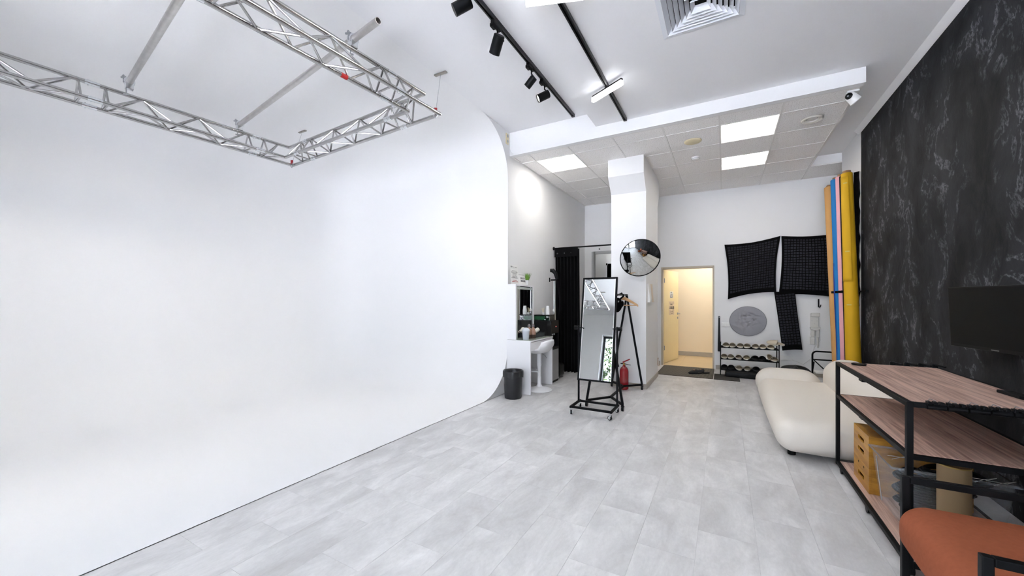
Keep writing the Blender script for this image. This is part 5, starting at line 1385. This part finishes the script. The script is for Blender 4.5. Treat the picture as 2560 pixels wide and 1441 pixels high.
# on the top
TT2 = TT+0.001
t = thing('lens_lid', 'round black lens cap lying at the far left corner of the oak table', 'lid', (0.855, 3.655, TT2))
MB().lathe([(0.0005, 0.002), (0.039, 0.001), (0.042, 0.004), (0.042, 0.012), (0.038, 0.012), (0.036, 0.008), (0.0005, 0.008)], (0,0,0), 36, caps=False).build('ring', M_blackplastic, t)
MB().lathe([(0.0005, 0.0085), (0.030, 0.0085)], (0,0,0), 30, caps=False).build('inner_disc', mat('olive_disc', S(104, 94, 62), 0.4), t)
t0 = None
for k in range(5):
    xx = 0.815+0.066*k
    t = thing('spring_clamp', 'black spring clip on the near edge of the oak table, %s from its corner' % ords[k], 'clip', (xx+0.03, TY0, TT), group='black clips on the near table edge')
    MB(True).cyl((xx, TY0-0.006, TT-0.014), (xx+0.060, TY0-0.006, TT-0.014), 0.011, n=12).build('jaw_tube', M_blackplastic, t)
    for q in range(3): MB(True).box(xx+0.002+0.021*q, xx+0.016+0.021*q, TY0-0.005, TY0+0.022, TT-0.004, TT+0.010).build('tooth', M_blackplastic, t, bevel=0.002)
    MB(True).tube([(xx+0.008, TY0+0.012, TT+0.012), (xx+0.020, TY0+0.030, TT+0.018), (xx+0.034, TY0+0.012, TT+0.012)], 0.0018, 6).build('spring_wire', M_steel, t)
for k in range(4):
    xx = sx(2228+35*k, TY1)
    t = thing('edge_clip', 'flat black clip on the far edge of the oak table, %s from the lens cap' % ords[k], 'clip', (xx, TY1, TT2), group='black clips on the far table edge')
    MB(True).bar((xx, TY1+0.004, TT+0.022), (xx+0.05, TY1-0.035, TT+0.010), 0.022, 0.010).build('arm', M_blackplastic, t, bevel=0.003)
    MB(True).box(xx-0.008, xx+0.022, TY1-0.012, TY1+0.012, TT-0.028, TT+0.024).build('jaw', M_blackplastic, t, bevel=0.004)
t = thing('tripod_plate', 'black camera plate with cable lying at the right end of the oak table', 'camera plate', (1.20, 2.80, TT2))
MB(True).prism([(1.225, 2.935), (1.265, 2.91), (1.29, 2.80), (1.275, 2.72), (1.235, 2.78)], TT2, TT2+0.016, lambda u, v, w: (u, v, w)).build('plate', M_blackmatte, t, bevel=0.003)
MB(True).tube([(1.26, 2.80, TT2+0.02), (1.275, 2.74, TT2+0.03), (1.265, 2.68, TT2+0.008), (1.275, 2.62, TT2+0.006)], 0.006, 8).build('cable', M_blackplastic, t)
MB(True).cyl((1.283, 2.775, TT2+0.012), (1.283, 2.775, TT2+0.05), 0.018, n=16).cyl((1.283, 2.775, TT2+0.05), (1.283, 2.775, TT2+0.08), 0.013, n=16).build('locking_screw', M_blackplastic, t)

# on the bottom shelf: three stacked wooden boxes
ZS = 0.084
def slotted_box(x0, x1, y0, y1, z0, z1, slots, holes, lab, group):
    t = thing('apple_box', lab, 'wooden box', ((x0+x1)/2, (y0+y1)/2, z0), group=group)
    # face toward the room is built around the hand slots
    th = 0.010; cuts = sorted(slots)
    yc = (y0+y1)/2; sw = 0.052; sh = 0.014
    mb = MB(True)
    mb.box(x0+th, x1, y0, y0+th, z0, z1).box(x0+th, x1, y1-th, y1, z0, z1).box(x1-th, x1, y0+th, y1-th, z0, z1)
    mb.box(x0+th, x1-th, y0+th, y1-th, z1-th, z1).box(x0+th, x1-th, y0+th, y1-th, z0, z0+th)
    mb.build('box_body', M_ply, t, bevel=0.0012)
    # end panel with real slots
    fb = MB(True); zprev = z0
    oc = []
    n = 8
    for zc in cuts:
        ring = []
        for k in range(2*n+2):
            if k <= n: a = -PI/2+PI*k/n; ring.append((yc+sw+sh*math.cos(a), zc+sh*math.sin(a)))
            else: a = PI/2+PI*(k-n-1)/n; ring.append((yc-sw+sh*math.cos(a), zc+sh*math.sin(a)))
        oc.append(ring)
    bm = bmesh.new()
    def loop(pts, xx): return [bm.verts.new((xx, p[0], p[1])) for p in pts]
    outer = [(y0, z0), (y1, z0), (y1, z1), (y0, z1)]
    for xx in (x0, x0+th):
        lo = loop(outer, xx); ed = [bm.edges.new((lo[i], lo[(i+1) % 4])) for i in range(4)]
        for ring in oc:
            l2 = loop(ring, xx); ed += [bm.edges.new((l2[i], l2[(i+1) % len(l2)])) for i in range(len(l2))]
        bmesh.ops.triangle_fill(bm, use_beauty=True, edges=ed)
    bm.verts.ensure_lookup_table()
    def wallring(pts):
        a = [bm.verts.new((x0, p[0], p[1])) for p in pts]; b = [bm.verts.new((x0+th, p[0], p[1])) for p in pts]
        for i in range(len(pts)): bm.faces.new((a[i], a[(i+1) % len(pts)], b[(i+1) % len(pts)], b[i]))
    wallring(outer)
    for ring in oc: wallring(ring)
    bmesh.ops.remove_doubles(bm, verts=bm.verts, dist=1e-5)
    bmesh.ops.recalc_face_normals(bm, faces=bm.faces)
    me = bpy.data.meshes.new('end_panel'); bm.to_mesh(me); bm.free()
    Mi = wm(t).inverted(); me.transform(Mi)
    me.materials.append(M_ply); o = bpy.data.objects.new('end_panel', me); COL.objects.link(o); o.parent = t
    for hy in holes:
        MB(True).cyl((x0-0.0006, hy, (z0+z1)/2), (x0+0.004, hy, (z0+z1)/2), 0.008, n=14).build('peg_hole', mat('dark_hole', S(40, 26, 12), 0.9), t)
ax0, ax1, ay0, ay1 = 0.80, 1.255, 3.215, 3.535
slotted_box(ax0, ax1, ay0, ay1, ZS, ZS+0.105, [ZS+0.060], [], 'bottom wooden apple box of the stack on the lowest shelf', 'stacked apple boxes')
slotted_box(ax0, ax1, ay0, ay1, ZS+0.106, ZS+0.156, [], [ay0+0.10, ay0+0.21], 'thin wooden apple box with two peg holes, middle of the stack', 'stacked apple boxes')
slotted_box(ax0, ax1, ay0, ay1, ZS+0.157, ZS+0.362, [ZS+0.225, ZS+0.30], [], 'thickest wooden apple box with two hand slots, top of the stack', 'stacked apple boxes')

# clear bin with cables
M_clear = mat('clear_polypropylene', S(214, 222, 228), 0.25, alpha=0.16, spec=0.3)
bx = [(0.835, 1.225, 2.865, 3.165), (0.805, 1.255, 2.835, 3.195)]
zb0, zb1 = ZS+0.001, 0.398
t = thing('clear_bin', 'clear plastic storage bin full of cables on the lowest shelf', 'storage bin', (1.03, 3.01, ZS))
def taper(z, a, b, i): f = (z-zb0)/(zb1-zb0); return a[i]*(1-f)+b[i]*f
A = [(bx[0][0], bx[0][2], zb0), (bx[0][1], bx[0][2], zb0), (bx[0][1], bx[0][3], zb0), (bx[0][0], bx[0][3], zb0)]
B = [(bx[1][0], bx[1][2], zb1), (bx[1][1], bx[1][2], zb1), (bx[1][1], bx[1][3], zb1), (bx[1][0], bx[1][3], zb1)]
MB(True).add(A+B, [(0,1,2,3),(0,4,5,1),(1,5,6,2),(2,6,7,3),(3,7,4,0)]).build('shell', M_clear, t, bevel=0.02, bseg=3)
rim = [(bx[1][0]-0.008, bx[1][2]-0.008), (bx[1][1]+0.008, bx[1][2]-0.008), (bx[1][1]+0.008, bx[1][3]+0.008), (bx[1][0]-0.008, bx[1][3]+0.008)]
MB(True).tube([(q[0], q[1], zb1) for q in rim], 0.007, 8, closed=True).build('rim', mat('frosted_rim', S(196, 204, 210), 0.35, alpha=0.3), t)
for (xx, yy) in ((0.822, 3.10),):
    MB(True).bar((xx+0.008, yy, zb0+0.02), (xx-0.017, yy, zb1-0.03), 0.008, 0.003).build('rib', mat('frosted_rib', S(200, 208, 212), 0.4, alpha=0.35), t)
rnd = random.Random(12)
for k in range(6):
    cx_, cy_ = 1.03+rnd.uniform(-0.07, 0.07), 3.01+rnd.uniform(-0.03, 0.03); z = ZS+0.035+0.045*k
    r0 = rnd.uniform(0.10, 0.125); pts = []
    for i in range(128):
        a = 2*PI*i/32; q = i/32; pts.append((cx_+(r0-0.008*q)*1.2*math.cos(a), cy_+(r0-0.012*q)*0.95*math.sin(a), z+0.010*q+0.006*math.sin(a*2+k)))
    tag(MB(True).tube(pts, 0.007, 6).build('cable_coil', M_blackmatte, loc=(cx_, cy_, z)), 'coiled black cable inside the clear bin, %s from the bottom' % (ords[k]), 'cable', 'cable coils in the clear bin')
for k, (x0_, y0_) in enumerate(((0.84, 3.02), (1.10, 2.85), (1.16, 2.84))):
    M_tie = mat('white_string_%d' % k, S(206, 206, 196), 0.7)
    tag(MB(True).tube([(x0_, y0_+0.02, 0.398), (x0_+0.02, y0_-0.02, 0.412), (x0_+0.06, y0_-0.005, 0.406), (x0_+0.10, y0_+0.02, 0.415), (x0_+0.05, y0_+0.012, 0.400), (x0_+0.005, y0_-0.03, 0.396)], 0.0013, 6).build('cable_tie', M_tie, loc=(x0_, y0_, 0.396)), ['thin white cable tie at the left rim of the clear bin', 'thin white cable tie on the near rim of the clear bin', 'thin white cable tie on the near rim, next to the cardboard tube'][k], 'cable tie', 'cable ties')
c_ = Vector((1.0, 2.735, ZS))
t = thing('cardboard_tube', 'upright brown cardboard tube on the lowest shelf beside the clear bin', 'tube', c_)
MB(True).pipe(c_, c_+Vector((0, 0, 0.405)), 0.059, 0.053, 32).build('tube_wall', mat('kraft_cardboard', S(150, 126, 92), 0.75, var=0.05, scale=12), t)
MB(True).pipe(c_+Vector((0, 0, 0.405)), c_+Vector((0, 0, 0.410)), 0.0605, 0.0525, 32).build('brass_edge', mat('golden_rim', S(176, 150, 84), 0.35, 0.6), t)

# ------------------------------------------------------------------ television on the black wall
pL = Vector((1.405, 3.865, 0)); dirv = Vector((0.125, -0.715, 0)); W_ = 0.725; dirv.normalize()
nv_ = Vector((dirv.y, -dirv.x, 0))
z0, z1 = 0.993, 1.402
tilt_ = 0.018
def tvp(s, z, w):
    f = (z-z0)/(z1-z0); return pL+dirv*s+nv_*(w+tilt_*f)+Vector((0, 0, z))
t = thing('television', 'black flat television on a swivel arm on the dark plaster wall', 'television', (1.44, 3.55, z0))
def tslab(s0, s1, za, zb_, w0, w1):
    return MB(True).add([tvp(s0,za,w0), tvp(s1,za,w0), tvp(s1,zb_,w0), tvp(s0,zb_,w0), tvp(s0,za,w1), tvp(s1,za,w1), tvp(s1,zb_,w1), tvp(s0,zb_,w1)], [(0,1,2,3),(7,6,5,4),(0,4,5,1),(1,5,6,2),(2,6,7,3),(3,7,4,0)])
tslab(0, W_, z0, z1, -0.02, 0.008).build('bezel', M_blackplastic, t, bevel=0.002)
tslab(0.010, W_-0.010, z0+0.022, z1-0.010, 0.008, 0.0092).build('screen', mat('black_screen', S(8, 8, 9), 0.45, spec=0.15), t)
tslab(W_*0.46, W_*0.54, z0+0.006, z0+0.012, 0.008, 0.009).build('maker_mark', mat('grey_mark', S(96, 96, 98), 0.5), t)
MB(True).box(1.455, XR, 3.50, 3.60, 1.15, 1.25).build('swivel_arm', M_blackmatte, t)

# ------------------------------------------------------------------ armchair
M_rust = mat('rust_velvet', S(152, 86, 60), 0.9, var=0.12, scale=60, bump=0.06, bscale=260)
M_rust.node_tree.nodes['Principled BSDF'].inputs['Specular IOR Level'].default_value = 0.1
AX0, AX1, AY0, AY1, AZ = 0.630, 1.22, 1.585, 2.135, 0.60
t = thing('armchair', 'rust orange armchair with square black steel arms, at the lower right corner', 'armchair', (0.92, 1.86, 0))
q_ = 0.025
for yy in (AY0, AY1):
    MB(True).box(AX0, AX0+q_, yy-q_/2, yy+q_/2, 0, AZ).build('front_leg', M_black, t, bevel=0.003)
    MB(True).box(AX1-q_, AX1, yy-q_/2, yy+q_/2, 0, AZ).build('rear_leg', M_black, t, bevel=0.003)
    MB(True).box(AX0+q_, AX1-q_, yy-q_/2, yy+q_/2, AZ-q_, AZ).build('arm_rail', M_black, t, bevel=0.003)
    MB(True).box(AX0+q_, AX1-q_, yy-q_/2, yy+q_/2, 0.10, 0.10+q_).build('side_rail', M_black, t, bevel=0.003)
MB(True).box(AX1-q_, AX1, AY0+q_/2, AY1-q_/2, 0.28, 0.28+q_).build('cross_rail', M_black, t, bevel=0.003)
MB(True).box(AX0+0.10, AX0+0.10+q_, AY0+q_/2, AY1-q_/2, 0.27, 0.27+q_).build('cross_rail', M_black, t, bevel=0.003)
MB(True).rbox((0.905, (AY0+AY1)/2, 0.402), (0.585, AY1-AY0-q_-0.006, 0.205), (0.085, 0.035, 0.085), 7, 5, puff=0.008).build('seat_cushion', M_rust, t, ang=80)
MB(True).rbox((1.16, (AY0+AY1)/2, 0.66), (0.15, AY1-AY0-q_-0.006, 0.46), (0.06, 0.05, 0.06), 6, 4, M=Matrix.Rotation(R(9), 3, 'Y'), puff=0.01).build('back_cushion', M_rust, t, ang=80)

# ------------------------------------------------------------------ outdoors behind the windows (seen in the standing mirror)
g = MB(True).box(-12, 10, -20, YREAR-0.32, -0.15, -0.05).build('ground', mat('pale_bounce_paving', S(213, 213, 222), 0.95, var=0.06, scale=4)); struct(g)  # ground made pale to reflect daylight up onto the ceiling
def tree(x, y, h, spread, n, lab, seed):
    t = thing('garden_tree', lab, 'tree', (x, y, -0.05), group='trees outside the window')
    rnd = random.Random(seed)
    MB(True).tube([(x, y, -0.05), (x+0.1, y, h*0.4), (x-0.1, y+0.1, h*0.75), (x, y, h)], [0.10, 0.08, 0.05, 0.02], 8).build('trunk', mat('grey_bark_%d' % seed, S(46, 42, 38), 0.9), t)
    lv = MB(True)
    for i in range(n):
        a = rnd.uniform(0, 2*PI); rr = spread*rnd.random()**0.5; zz = h*rnd.uniform(0.12, 1.05)
        c = Vector((x+rr*math.cos(a), y+rr*math.sin(a)*0.7, zz))
        u = Vector((rnd.uniform(-1, 1), rnd.uniform(-1, 1), rnd.uniform(-1, 1))).normalized(); w = u.cross(Vector((0.3, 0.5, 0.8))).normalized()
        s = rnd.uniform(0.05, 0.10)
        lv.add([c-u*s, c+w*s*0.5, c+u*s, c-w*s*0.5], [(0, 1, 2, 3)])
    o = lv.build('foliage', mat('leaf_green_%d' % seed, S(34, 50, 22), 0.8, var=0.5, scale=3, spec=0.1), t, smooth=False); o['kind'] = 'stuff'
tree(-4.05, -5.5, 4.6, 1.0, 2600, 'leafy green tree just outside the left rear window', 31)
tree(-2.1, -8.2, 4.6, 1.1, 900, 'leafy green tree a little farther outside the left rear window', 32)
#tree(0.4, -6.4, 4.4, 1.3, 700, 'leafy green tree outside the rear window behind the camera', 33)
